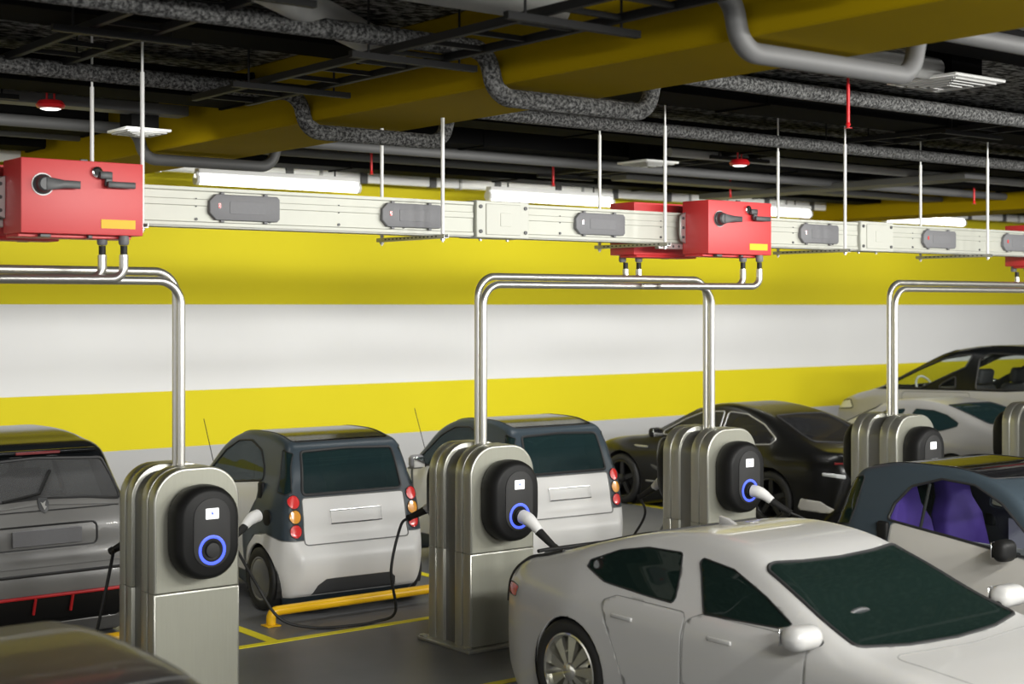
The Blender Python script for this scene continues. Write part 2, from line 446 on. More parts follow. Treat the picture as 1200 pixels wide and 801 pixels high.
# ------------------------------------------------------------------ red tap-off boxes
def make_box(label):
    """origin at the bottom of the back face, middle of the width; front towards -y"""
    t = thing('hanging_tap_off_box', label, 'switch box', (0, 0, 0), 0, 'red tap-off boxes on the busbar')
    W, D, Hh = .815, .325, .475
    bm = new_bm(); add_box(bm, (0, -D / 2, Hh / 2), (W, D, Hh), .006, 2); obj('enclosure', bm, M['red'], t, angle=30)
    bm = new_bm(); add_box(bm, (-.02, -D / 2 + .03, -.011), (W * .93, D * .7, .022), .005, 1); obj('base_flange', bm, M['red'], t)
    bm = new_bm(); add_box(bm, (.02, -D + .05, Hh + .004), (.05, .02, .02), .003, 1); obj('catch', bm, M['dark_plastic'], t)
    for cx_, cs in ((.06, (.03, .03, .02)), (-.24, (.07, .05, .02))):
        bm = new_bm(); add_box(bm, (cx_, -D + .05, -.013), cs, .003, 1); obj('catch', bm, M['dark_plastic'], t)
    f = -D
    # rotary switch: round hub and lever
    bm = new_bm(); add_lathe(bm, [(.064, f + .002), (.064, f - .016), (.054, f - .024), (.05, f - .055), (.038, f - .066), (.001, f - .067)], lambda u, v, d: (-.27 + u, d, .31 + v), 28)
    hd = obj('rotary_switch', bm, M['dark_plastic'], t)
    bm = new_bm(); poly = [(-.27, .355), (-.15, .338), (-.045, .336), (-.045, .287), (-.15, .285), (-.27, .265)]
    add_prism(bm, poly, XZ, f - .03, f - .072, .008, 2); obj('lever', bm, M['dark_plastic'], hd)
    bm = new_bm(); add_lathe(bm, [(.072, f - .001), (.072, f - .006), (.001, f - .006)], lambda u, v, d: (-.27 + u, d, .31 + v), 28); obj('collar', bm, M['alloy_grey'], hd)
    # key latch with padlock ring and arm
    bm = new_bm(); add_lathe(bm, [(.036, f + .001), (.036, f - .02), (.022, f - .026), (.001, f - .026)], lambda u, v, d: (.085 + u, d, .405 + v), 20)
    lt = obj('latch', bm, M['chrome'], t, label='chrome latch barrel with dark arm')
    bm = new_bm(); add_box(bm, (.135, f - .035, .385), (.085, .03, .05), .008, 2); add_box(bm, (.155, f - .03, .345), (.05, .025, .06), .006, 1); add_box(bm, (.235, f - .05, .325), (.19, .03, .042), .006, 2)
    obj('latch_arm', bm, M['dark_plastic'], lt)
    bm = new_bm(); add_lathe(bm, [(.02, f - .025), (.02, f - .032), (.001, f - .032)], lambda u, v, d: (.08 + u, d, .405 + v), 14); obj('keyhole', bm, M['black_plastic'], lt)
    bm = new_bm(); add_box(bm, (.235, f - .0015, .072), (.235, .003, .058)); obj('blank_yellow_label', bm, M['yellow_label'], t, False)
    # clamp plate that grips the trunking on the left end
    bm = new_bm()
    poly = [(0, -.14), (-.05, -.12), (-.065, -.06), (-.065, .06), (-.05, .12), (0, .14)]
    add_prism(bm, [(-W / 2 + .0 + a, Hh * .5 + b) for a, b in poly], XZ, -.02, -.045, .004, 1)
    cl = obj('clamp_plate', bm, M['steel'], t)
    bm = new_bm()
    for z in (-.085, 0, .085): add_cyl(bm, (-W / 2 - .035, -.044, Hh * .5 + z), (-W / 2 - .035, -.052, Hh * .5 + z), .013, None, 8)
    obj('clamp_screw', bm, M['dark_plastic'], cl)
    bm = new_bm(); add_box(bm, (-W / 2 - .15, .02, .07), (.30, .05, .05), .004, 1); br = obj('support_bracket', bm, M['steel'], t)
    bm = new_bm()
    for k in range(4): add_cyl(bm, (-W / 2 - .05 - .07 * k, -.004, .07), (-W / 2 - .05 - .07 * k, -.008, .07), .012, None, 8)
    obj('bracket_hole', bm, M['dark_plastic'], br)
    # short fastening feet reaching back to the trunking
    bm = new_bm()
    for sx in (-.3, .3): add_box(bm, (sx, .018, .24), (.09, .036, .2), .004, 1)
    obj('mounting_foot', bm, M['steel'], t)
    # two gland sockets under the box
    for dx, dy in ((.185, -.18), (.29, -.285)):
        bm = new_bm(); add_lathe(bm, [(.03, 0.0), (.034, -.02), (.034, -.05), (.026, -.062)], lambda u, v, d: (dx + u, dy + v, d), 16); obj('gland', bm, M['grey_plastic'], t)
    return t

BOXZ = 3.21
box0 = make_box('big red switch box at the left edge, front face towards the viewer')
box0.location = (3.72, BY0 - .04, BOXZ)
dup(box0, (9.83, BY0 - .04, BOXZ), 0, 'red switch box in front of the busbar above the middle conduit bridge')
dup(box0, (9.50, BY1 + .04, BOXZ), PI, 'red switch box mostly hidden behind the middle of the busbar')
dup(box0, (3.40, BY1 + .04, BOXZ), PI, 'red switch box behind the busbar at the left edge, only its base showing')
dup(box0, (15.70, BY1 + .04, BOXZ), PI, 'red switch box behind the busbar at the right edge')

# ------------------------------------------------------------------ conduits
PR = .030; ZF, ZR = 2.925, 2.992; YF, YR = 9.765, 9.838
PEDX = [1.96, 4.64, 7.325, 9.985, 12.70, 15.40]
def bridge(x0, x1, y, z, label):
    bm = new_bm(); add_tube(bm, fillet([(x0, y, 1.595), (x0, y, z), (x1, y, z), (x1, y, 1.595)], .17, 10), PR, 18)
    o = obj('conduit_pipe', bm, M['pipe_steel']); tag(o, label, 'pipe', 'steel conduit bridges between pedestals'); return o
names = ['pedestal at the left edge', 'second', 'x']
bridge(PEDX[0], PEDX[1], YF, ZF, 'front steel conduit bending down into the pedestal beside the dark hatchback')
bridge(PEDX[0], PEDX[1], YR, ZR, 'rear, higher steel conduit bending down into the pedestal beside the dark hatchback')
bridge(PEDX[2], PEDX[3], YF, ZF, 'front steel conduit bridging the two middle pedestals, the lower of the pair')
bridge(PEDX[2], PEDX[3], YR, ZR, 'rear steel conduit bridging the two middle pedestals, the upper of the pair')
bridge(PEDX[4], PEDX[5], YF, ZF, 'front steel conduit rising from the pedestal before the silver saloon, lower of the pair')
bridge(PEDX[4], PEDX[5], YR, ZR, 'rear steel conduit rising from the pedestal before the silver saloon, upper of the pair')

def drop(x, y, xe, ye, z, label):
    """conduit from a gland under a box, bending left to meet a bridge"""
    t = thing('drop_conduit', label, 'pipe', (x, y, z), 0, 'short conduits dropping from the red boxes')
    top = BOXZ - .065 - z
    bm = new_bm(); add_tube(bm, fillet([(0, 0, top - .06), (0, 0, 0), (xe - x, ye - y, 0)], .09, 8), PR * .97, 16); obj('bent_pipe', bm, M['pipe_steel'], t)
    bm = new_bm(); add_cyl(bm, (0, 0, top - .058), (0, 0, top), .023, None, 14); obj('sleeve', bm, M['black_rubber'], t, label='black rubber sleeve')
    return t
for bx, lbl, xe in ((3.72, 'the leftmost red box', 3.05), (9.83, 'the front middle red box', 9.05)):
    drop(bx + .185, BY0 - .22, xe, YF - .064, ZF, f'left steel conduit dropping from {lbl}')
    drop(bx + .29, BY0 - .325, xe + .105, YF - .169, ZF, f'right steel conduit dropping from {lbl}')
for bx, lbl, xe in ((9.50, 'the red box behind the middle busbar', 8.42), (15.70, 'the red box at the right edge', 13.9)):
    drop(bx - .29, BY1 + .283, xe, YR + .127, ZR, f'left steel conduit dropping from {lbl}')
    drop(bx - .185, BY1 + .22, xe + .105, YR + .064, ZR, f'right steel conduit dropping from {lbl}')

# ------------------------------------------------------------------ charging pedestals
PW, PH, SEAM = .645, 1.625, .775
PY = 9.795
def shell_profile(w, z0, z1, r, rounded):
    if not rounded: return [(-w/2, z0), (w/2, z0), (w/2, z1), (-w/2, z1)]
    out = [(-w/2, z0), (w/2, z0)]
    for k in range(15):
        a = PI / 2 * k / 14; out.append((w/2 - r + r * math.cos(a), z1 - r + r * math.sin(a)))
    for k in range(15):
        a = PI / 2 + PI / 2 * k / 14; out.append((-w/2 + r + r * math.cos(a), z1 - r + r * math.sin(a)))
    return out

def make_charger(t, side):
    """wall box on the pedestal; side -1 = front (towards -y), +1 = rear"""
    f = side * .297
    def mp(u, v, d): return (u, f + side * d, 1.19 + v)
    bm = new_bm()
    w, h, r = .47, .65, .22
    layers = [(0.0, .94), (.01, .965), (.05, 1.0), (.12, 1.0), (.165, .955), (.188, .87), (.195, .80)]
    rings = []
    for d, s in layers:
        pr = round_rect(w - (1 - s) * .42, h - (1 - s) * .42, r - (1 - s) * .15, 8)
        rings.append([bm.verts.new(mp(a, b, d)) for a, b in pr])
    n = len(rings[0])
    for i in range(len(rings) - 1):
        for k in range(n): bm.faces.new((rings[i][k], rings[i][(k+1) % n], rings[i+1][(k+1) % n], rings[i+1][k]))
    bm.faces.new(rings[0]); bm.faces.new(rings[-1])
    bmesh.ops.recalc_face_normals(bm, faces=bm.faces[:])
    c = obj('charger', bm, M['black_plastic'], t, label='black rounded charger with glowing blue ring')
    bm = new_bm(); pr = round_rect(.275, .475, .135, 10, .01, .005); add_prism(bm, pr, mp, .19, .2015, .003, 2); obj('face_panel', bm, M['charger_face'], c)
    bm = new_bm(); add_prism(bm, round_rect(.098, .074, .004, 2, .01, .135), mp, .2, .2045, .001, 1); dsp = obj('display', bm, M['screen'], c)
    bm = new_bm()
    bolt = [(.014, .160), (-.002, .132), (.009, .134), (.004, .112), (.022, .142), (.011, .140)]
    add_prism(bm, bolt, mp, .2043, .2056); obj('bolt_symbol', bm, M['screen_blue'], dsp, False)
    cx, cz = .01, -.115
    lm = lambda u, v, d: mp(cx + u, cz + v, d)
    bm = new_bm(); add_lathe(bm, [(.080, .2), (.082, .206), (.094, .2075), (.102, .2055), (.103, .2)], lm, 40, False); obj('light_ring', bm, M['ring'], c)
    bm = new_bm(); add_lathe(bm, [(.080, .2), (.078, .205), (.060, .207), (.055, .204), (.050, .203), (.020, .2025), (.001, .2025)], lm, 32, False); obj('socket', bm, M['black_plastic'], c)
    bm = new_bm(); add_lathe(bm, [(.05, .2), (.05, .216), (.044, .2185), (.001, .2185)], lm, 28); obj('socket_flap', bm, M['charger_face'], c)
    return c

def make_pedestal(label):
    t = thing('charging_pedestal', label, 'charging station', (0, 0, 0), 0, 'steel charging pedestals in a row')
    bm = new_bm(); add_box(bm, (0, 0, .014), (.78, .72, .028), .006, 1)
    for sx in (-1, 1):
        for sy in (-1, 1): add_box(bm, (sx * .36, sy * .31, .035), (.05, .06, .02), .005, 1)
    obj('base_plate', bm, M['pedestal'], t)
    bm = new_bm(); add_prism(bm, shell_profile(PW - .05, .028, PH - .04, .21, True), XZ, -.2, .2); obj('core', bm, M['pedestal_core'], t, angle=30)
    for s in (-1, 1):
        for nm, z0, z1, rd, dw in (('lower_shell', .028, SEAM - .003, False, .006), ('upper_shell', SEAM, PH, True, 0.0)):
            bm = new_bm()
            # two bands with a groove between them, then the face panel set into the outer band
            add_prism(bm, shell_profile(PW + dw, z0, z1, .24, rd), XZ, s * .078, s * .178, .007, 2)
            add_prism(bm, shell_profile(PW - .02 + dw, z0 + .001, z1 - .012, .23, rd), XZ, s * .176, s * .19)
            add_prism(bm, shell_profile(PW + dw, z0, z1, .24, rd), XZ, s * .188, s * .292, .012, 3)
            sh = obj(nm, bm, M['pedestal'], t, angle=35)
            bm = new_bm(); add_prism(bm, shell_profile(PW - .03 + dw, z0 + .004, z1 - .016, .226, rd), XZ, s * .288, s * .2945, .002, 1)
            obj('front_panel' if s < 0 else 'rear_panel', bm, M['pedestal_front'], sh, angle=35)
        make_charger(t, s)
    return t
ped_labels = ['steel charging pedestal at the left edge by the near dark car',
              'steel charging pedestal beside the dark hatchback, its front socket empty',
              'steel charging pedestal standing in front of the two white microcars, plug in its front socket',
              'steel charging pedestal in front of the black sports car',
              'steel charging pedestal in front of the silver saloon, half behind the near microcar',
              'steel charging pedestal cut by the right edge of the photo']
ped = make_pedestal(ped_labels[1]); ped.location = (PEDX[1], PY, 0)
for i in (2, 3, 4, 5): dup(ped, (PEDX[i], PY, 0), 0, ped_labels[i])

# ------------------------------------------------------------------ charging cables
def cable(label, start, d, path, wire_r=.0125, end_plug=None, grp='black charging cables with white plugs'):
    """plug at start pointing along d into a socket; the wire follows path from the plug's tail"""
    t = thing('charging_cable', label, 'cable', start, 0, grp)
    s = Vector(start); d = Vector(d).normalized()
    P = [Vector(p) - s for p in path]
    def plug(o, d, sag):
        tail = o - d * .15 + sag
        bm = new_bm(); add_tube(bm, smooth_path([o, o - d * .05, o - d * .10 + sag * .25, tail], 6), .05, 18, rfun=lambda u: .056 - .004 * u if u < .5 else .054 - .036 * (u - .5)); p = obj('plug', bm, M['plug_white'], t, label='white plug')
        tl2 = tail + (sag * 1.2 - d * .12)
        bm = new_bm(); add_tube(bm, smooth_path([tail + d * .01, (tail + tl2) / 2 + sag * .06, tl2], 5), .03, 14, rfun=lambda u: .036 - .012 * u); obj('grip', bm, M['black_rubber'], p)
        dd = (tl2 - tail).normalized()
        bm = new_bm(); add_tube(bm, [tl2 - dd * .012, tl2 + dd * .012], .03, 14); obj('grip_collar', bm, M['black_rubber'], p)
        return tl2
    a = plug(Vector((0, 0, 0)), d, Vector((0, 0, -.04)) + (P[0] - Vector((0, 0, 0))).normalized() * .05)
    pts = [a] + P
    if end_plug:
        e, ed, sg = end_plug
        b = plug(Vector(e) - s, Vector(ed).normalized(), Vector(sg)); pts.append(b)
    bm = new_bm(); add_tube(bm, smooth_path(pts, 10), wire_r, 10); obj('wire', bm, M['black_rubber'], t)
    return t
SY = PY - .297 - .238; RY = PY + .297 + .238; SZ = 1.19 - .115
cable('charging cable from the front socket of the central pedestal to the near white saloon', (PEDX[2] + .01, SY, SZ), (-.10, 1, .22),
      [(7.41, 8.93, .84), (7.46, 8.86, .5), (7.55, 8.84, .10), (7.68, 8.86, .019), (7.82, 8.84, .12), (7.80, 8.80, .38)], .0125,
      ((7.75, 8.435, .60), (0, -1, .1), (0, .02, -.03)))
cable('charging cable plugged into the pedestal before the black sports car, running down to the right', (PEDX[3] + .01, SY, SZ), (-.2, 1, .1),
      [(10.33, 8.85, .78), (10.5, 8.6, .4), (10.45, 8.42, .06), (10.3, 8.25, .019), (10.1, 8.12, .07), (10.0, 8.06, .32)], .0125,
      ((9.95, 7.715, .52), (0, -1, .1), (0, .02, -.03)))
cable('long charging cable looping over the floor to the white microcar beside the first pedestal', (PEDX[2] + .01, RY, SZ), (.3, -1, .05),
      [(7.08, 10.62, .86), (6.97, 10.6, .5), (7.08, 10.7, .12), (6.98, 10.86, .019), (6.68, 10.86, .019), (6.42, 11.0, .019), (6.16, 11.08, .12), (6.0, 11.2, .42)], .0125,
      ((6.37, 11.84, .88), (1, .32, .18), (-.05, -.05, -.05)))
cable('charging cable behind the first pedestal hanging to the dark hatchback', (PEDX[1] + .01, RY, SZ), (.3, -1, .05),
      [(4.42, 10.45, .9), (4.33, 10.42, .55), (4.28, 10.5, .2), (4.25, 10.6, .019), (4.05, 10.75, .019)])
cable('charging cable hanging from behind the third pedestal to the black sports car', (PEDX[3] + .01, RY, SZ), (.3, -1, .05),
      [(9.93, 10.62, .7), (9.92, 10.9, .3), (10.2, 11.1, .019), (11.0, 11.3, .019), (12.3, 12.9, .019), (13.45, 13.72, .2)], .0125, ((13.93, 13.8, .52), (1, 0, .1), (-.03, 0, -.05)))
# ------------------------------------------------------------------ things under the ceiling
def ceil_pipe(name, label, pts, r, m, cat='pipe', fil=.16, grp=None, bands=None):
    bm = new_bm(); add_tube(bm, fillet(pts, fil, 8), r, 16)
    o = obj(name, bm, m); tag(o, label, cat, grp); return o
def jog(y, z, zl, xa, xb, x0, x1): return [(x0, y, z), (xa, y, z), (xa + .08, y, zl), (xb - .08, y, zl), (xb, y, z), (x1, y, z)]
ceil_pipe('ceiling_pipe', 'speckled lagged pipe stepping down under the yellow beam at the top middle', jog(7.75, 4.42, 4.12, 5.84, 7.35, 0.5, 30), .062, M['pipe_speckle'], grp='speckled pipes below the ceiling')
ceil_pipe('ceiling_pipe', 'speckled lagged pipe stepping under the yellow beam above the left busbar run', jog(10.2, 4.41, 4.12, 5.84, 7.3, 0.5, 34), .062, M['pipe_speckle'], grp='speckled pipes below the ceiling')
ceil_pipe('ceiling_pipe', 'smooth grey pipe stepping down under the yellow beam above the leftmost red box', jog(13.15, 4.40, 4.13, 5.80, 7.3, 0.5, 34), .055, M['pipe_grey'], grp='smooth grey pipes below the ceiling')
ceil_pipe('ceiling_pipe', 'smooth grey pipe stepping down under the yellow beam at the top right', jog(5.55, 4.43, 4.12, 5.82, 7.45, 0.5, 30), .058, M['pipe_grey'], grp='smooth grey pipes below the ceiling')
ceil_pipe('ceiling_pipe', 'thick pale pipe slanting across the top edge of the photo', [(3.2, 6.75, 4.53), (5.75, 8.72, 4.53)], .105, M['pipe_pale'])
ceil_pipe('ceiling_pipe', 'thick pale pipe stub between the slanting pipe and the yellow beam', [(4.75, 7.1, 4.60), (5.93, 7.1, 4.60)], .10, M['pipe_pale'])
ceil_pipe('ceiling_pipe', 'thick pale pipe just right of the yellow beam leading to the square vent', [(6.90, 6.75, 4.50), (9.25, 6.75, 4.50)], .085, M['pipe_pale'])
ceil_pipe('ceiling_pipe', 'thin grey pipe far back above the lamps by the wall', [(0.5, 14.9, 4.5), (34, 14.9, 4.5)], .05, M['pipe_grey'], grp='thin grey far pipes')
ceil_pipe('ceiling_pipe', 'thin grey pipe far back, second from the wall', [(6.92, 13.9, 4.52), (34, 13.9, 4.52)], .045, M['pipe_grey'], grp='thin grey far pipes')
ceil_pipe('ceiling_pipe', 'thin grey pipe above the right end of the busbar', [(11.5, 11.9, 4.45), (30, 11.9, 4.45)], .05, M['pipe_pale'], grp='thin grey far pipes')

def duct(label, cx, cy, cz, sx, sy, sz, m=None, ribs=True):
    t = thing('ceiling_duct', label, 'air duct', (cx, cy, cz), 0, 'rectangular ducts below the ceiling')
    bm = new_bm(); add_box(bm, (0, 0, 0), (sx, sy, sz), .006, 1); obj('duct_body', bm, m or M['duct_black'], t)
    if ribs:
        L = max(sx, sy); n = max(2, int(L / 2.4)); fl = None
        for k in range(n + 1):
            pos = -L / 2 + .03 + k * (L - .06) / n
            if fl is None:
                bm = new_bm(); add_box(bm, (0, 0, 0), (.03, sy + .03, sz + .03)); fl = f = obj('duct_flange', bm, m or M['duct_black'], t, False)
            else: f = fl.copy(); COL.objects.link(f)
            f.location = (pos, 0, 0)
    return t
duct('long black duct between the two speckled pipes at the left', 2.9, 11.1, 4.52, 5.8, .55, .22)
duct('long black duct left of the yellow beam near the top edge', 2.9, 8.95, 4.60, 5.8, .5, .16)
duct('black duct above the smooth grey pipe at the left', 2.9, 14.1, 4.55, 5.8, .6, .2)
duct('flat pale duct reaching the yellow beam above the red beacon', 4.3, 12.15, 4.46, 3.0, .22, .09, M['pipe_grey'], False)
duct('long black duct right of the yellow beam over the middle of the busbar', 18.5, 11.15, 4.54, 23.0, .5, .2)
duct('black duct behind the second speckled pipe at the right', 18.5, 9.0, 4.58, 23.0, .6, .2)
duct('black duct at the upper right corner', 15.0, 6.25, 4.62, 15.0, .35, .16)
duct('long black duct far back at the right', 19.5, 12.9, 4.56, 25.0, .45, .2)
duct('long black duct nearest the back wall at the right', 18.5, 15.7, 4.55, 23.0, .5, .25)
duct('long black duct nearest the back wall at the left', 2.9, 15.7, 4.55, 5.8, .5, .25)
duct('flat pale duct above the front middle red box', 17.5, 14.4, 4.42, 9, .3, .07, M['pipe_grey'], False)
duct('flat pale duct crossing towards the wall above the right end of the busbar', 15.9, 13.3, 4.36, .45, 4.6, .08, M['pipe_grey'], False)

def ladder(label, x0, x1, ya, yb, z):
    t = thing('ceiling_cable_ladder', label, 'cable ladder', ((x0 + x1) / 2, (ya + yb) / 2, z), 0, 'black cable ladders below the ceiling')
    h = (x1 - x0) / 2; L = (yb - ya) / 2
    for s in (-1, 1):
        bm = new_bm(); add_box(bm, (s * h, 0, 0), (.045, 2 * L, .05), .004, 1); obj('side_rail', bm, M['strut_black'], t)
    bm = new_bm(); y = -L + .2
    while y < L: add_box(bm, (0, y, 0), (2 * h, .03, .03)); y += .42
    obj('rung', bm, M['strut_black'], t, False)['kind'] = 'stuff'
    y = -L + .6
    while y < L:
        bm = new_bm(); add_box(bm, (0, y, -.045), (2 * h + .5, .045, .04))
        for s in (-1, 1): add_cyl(bm, (s * (h + .12), y, -.05), (s * (h + .12), y, CEIL_Z - z - .002), .008, None, 8)
        obj('hanger_strut', bm, M['strut_black'], t, False); y += 1.55
    return t
ladder('black cable ladder running beside the left face of the yellow beam', 5.05, 5.5, 2.5, 10.4, 4.33)
ladder('black cable ladder crossing the top left corner', 3.55, 3.95, 5.0, 14.0, 4.46)
ladder('black cable ladder far back right of the first joint cover', 12.3, 12.75, 5.0, 15.0, 4.47)

def vent(label, x, y, z, s=.5):
    t = thing('ceiling_vent', label, 'air vent', (x, y, z), 0, 'square ceiling vents')
    bm = new_bm(); add_box(bm, (0, 0, .01), (s, s, .025), .006, 1); obj('flange', bm, M['white_enamel'], t)
    bm = new_bm()
    for k in range(4):
        w = s * (.82 - .19 * k); a = new_bm(); a.free()
        for sx, sy, lx, ly in ((1, 0, .02, w), (-1, 0, .02, w), (0, 1, w, .02), (0, -1, w, .02)):
            add_box(bm, (sx * w / 2, sy * w / 2, -.008 - .006 * k), (lx, ly, .018))
    obj('louvre', bm, M['pipe_pale'], t, False)
    bm = new_bm(); add_box(bm, (0, 0, (CEIL_Z - z) / 2 + .01), (s * .6, s * .6, CEIL_Z - z - .03)); obj('neck', bm, M['duct_black'], t, False)
vent('square white ceiling vent at the upper right', 9.45, 6.8, 4.42, .62)
vent('square ceiling vent in front of the yellow beam above the leftmost red box', 5.45, 12.3, 4.27, .42)
vent('square ceiling vent far back above the front middle red box', 11.6, 12.35, 4.36, .5)

def beacon(label, x, y, z):
    t = thing('ceiling_beacon', label, 'alarm beacon', (x, y, z), 0, 'red beacons with a lit face')
    bm = new_bm(); add_lathe(bm, [(.02, .05), (.09, .035), (.115, .0), (.105, -.02), (.085, -.028)], XY, 24); obj('housing', bm, M['sprinkler'], t)
    bm = new_bm(); add_lathe(bm, [(.08, -.0285), (.06, -.036), (.001, -.038)], XY, 20); obj('lens', bm, M['beacon_glow'], t)
    for s in (-1, 1):
        bm = new_bm(); add_cyl(bm, (s * .03, 0, .04), (s * .03, 0, .2), .009, None, 8); obj('stem', bm, M['sprinkler'], t)
    bm = new_bm(); add_cyl(bm, (0, 0, .19), (0, 0, CEIL_Z - z - .002), .012, None, 8); obj('drop_rod', bm, M['strut_black'], t)
beacon('red beacon with lit face above the leftmost red box', 4.37, 11.55, 4.34)
beacon('red beacon with lit face above the front middle red box', 12.2, 11.5, 4.34)

def sprinkler(label, x, y, z, ln=.28):
    t = thing('ceiling_sprinkler', label, 'sprinkler', (x, y, z), 0, 'red sprinkler drops')
    bm = new_bm(); add_cyl(bm, (0, 0, .03), (0, 0, .03 + ln), .014, None, 10); add_cyl(bm, (0, 0, .03 + ln), (0, 0, CEIL_Z - z - .002), .011, None, 8); obj('drop_pipe', bm, M['sprinkler'], t)
    bm = new_bm(); add_lathe(bm, [(.012, .04), (.02, .02), (.01, .0), (.03, -.006), (.03, -.01), (.001, -.012)], XY, 14); obj('head', bm, M['sprinkler'], t)
for lb, x, y, z in (('red sprinkler drop below the grey pipe at the top right', 9.05, 7.4, 4.12),
                    ('red sprinkler drop far back between the rods left of the first joint cover', 9.2, 14.4, 4.26),
                    ('red sprinkler drop far back above the first joint cover', 11.9, 14.4, 4.26),
                    ('red sprinkler drop behind the rod at the middle red boxes', 15.3, 14.6, 4.28),
                    ('red sprinkler drop far back above the right rods', 18.6, 12.9, 4.24),
                    ('red sprinkler drop near the right edge above the busbar', 23.5, 12.6, 4.22)):
    sprinkler(lb, x, y, z, .3)

# fluorescent lamps in a row before the back wall
def make_lamp(label, L):
    t = thing('ceiling_fluorescent_lamp', label, 'lamp', (0, 0, 0), 0, 'fluorescent lamps in a row by the wall')
    bm = new_bm(); add_box(bm, (0, 0, .10), (L, .12, .06), .008, 1); obj('lamp_housing', bm, M['white_enamel'], t)
    bm = new_bm(); add_cyl(bm, (-L/2 + .02, 0, .0), (L/2 - .02, 0, .0), .062, None, 18); obj('tube', bm, M['lamp_glow'], t)
    for s in (-1, 1):
        bm = new_bm()
        add_cyl(bm, (s * (L/2 - .02), 0, .0), (s * (L/2 + .02), 0, .0), .068, None, 18); add_box(bm, (s * (L/2 - .0), 0, .05), (.04, .08, .08), .006, 1)
        obj('end_cap', bm, M['white_enamel'], t)
    for s in (-.35, .35):
        bm = new_bm(); add_cyl(bm, (s * L, 0, .12), (s * L, 0, CEIL_Z - 4.25 - .002), .01, None, 8); obj('suspension', bm, M['strut_black'], t)
    return t
LY = 16.2
lamp0 = make_lamp('glowing fluorescent lamp behind the left half of the busbar', 2.24); lamp0.location = (9.02, LY, 4.25)
dup(lamp0, (13.36, LY, 4.25), 0, 'glowing fluorescent lamp left of the middle red boxes')
dup(lamp0, (17.70, LY, 4.25), 0, 'glowing fluorescent lamp showing right of the front middle red box')
dup(lamp0, (21.90, LY, 4.25), 0, 'glowing fluorescent lamp above the last joint cover')

# white segmented trunking near the wall
t = thing('hanging_white_trunking', 'white segmented cable trunking running along the back wall above the lamps', 'cable trunking', (0, 16.65, 4.43))
x = 5.0; k = 0
while x < 34:
    bm = new_bm(); add_box(bm, (x + .5, 0, 0), (1.0, .09, .13), .01, 1); obj('segment', bm, M['white_enamel'], t)
    bm = new_bm(); add_box(bm, (x + 1.055, 0, 0), (.11, .11, .15), .008, 1); obj('coupling', bm, M['pipe_grey'], t)
    if k % 2 == 0:
        bm = new_bm(); add_box(bm, (x + .4, 0, .0), (.04, .13, .17), .004, 1); add_cyl(bm, (x + .4, 0, .08), (x + .4, 0, CEIL_Z - 4.432), .01, None, 8); obj('hanger_clip', bm, M['steel'], t)
    x += 1.11; k += 1
# ------------------------------------------------------------------ cars
def catmull_closed(P, n=6):
    out = []; m = len(P)
    for i in range(m):
        a, b, c, d = (np.array(P[(i + k) % m], float) for k in (-1, 0, 1, 2))
        # centripetal-ish: shorten tangents on unequal spans
        l0, l1, l2 = (np.linalg.norm(q) + 1e-6 for q in (b - a, c - b, d - c))
        t1 = ((b - a) / l0 * l1 + (c - b) / l1 * l0) / (l0 + l1) * l1
        t2 = ((c - b) / l1 * l2 + (d - c) / l2 * l1) / (l1 + l2) * l1
        for k in range(n):
            t = k / n
            out.append((2*t**3 - 3*t*t + 1) * b + (t**3 - 2*t*t + t) * t1 + (-2*t**3 + 3*t*t) * c + (t**3 - t*t) * t2)
    return np.array(out)

def poly_sdf_grid(P, h=0.012, pad=.45):
    lo = P.min(0) - pad; hi = P.max(0) + pad
    ny, nz = (np.ceil((hi - lo) / h).astype(int) + 1)
    Y, Z = np.meshgrid(lo[0] + h * np.arange(ny), lo[1] + h * np.arange(nz), indexing='ij')
    d2 = np.full(Y.shape, 1e9); inside = np.zeros(Y.shape, bool); m = len(P)
    for i in range(m):
        a, b = P[i], P[(i + 1) % m]; e = b - a; L = e @ e + 1e-12
        py, pz = Y - a[0], Z - a[1]
        t = np.clip((py * e[0] + pz * e[1]) / L, 0, 1)
        d2 = np.minimum(d2, (py - t * e[0])**2 + (pz - t * e[1])**2)
        c = (a[1] > Z) != (b[1] > Z)
        with np.errstate(divide='ignore', invalid='ignore'):
            xin = (b[0] - a[0]) * (Z - a[1]) / (b[1] - a[1] + 1e-15) + a[0]
        inside ^= c & (Y < xin)
    g = np.sqrt(d2); g[inside] *= -1
    def f(y, z):
        u = np.clip((y - lo[0]) / h, 0, ny - 1.001); v = np.clip((z - lo[1]) / h, 0, nz - 1.001)
        i = u.astype(int); j = v.astype(int); u = u - i; v = v - j
        return g[i, j]*(1-u)*(1-v) + g[i+1, j]*u*(1-v) + g[i, j+1]*(1-u)*v + g[i+1, j+1]*u*v
    return f

def smax(a, b, k):
    h = np.clip(.5 + .5 * (a - b) / k, 0, 1)
    return b * (1 - h) + a * h + k * h * (1 - h)

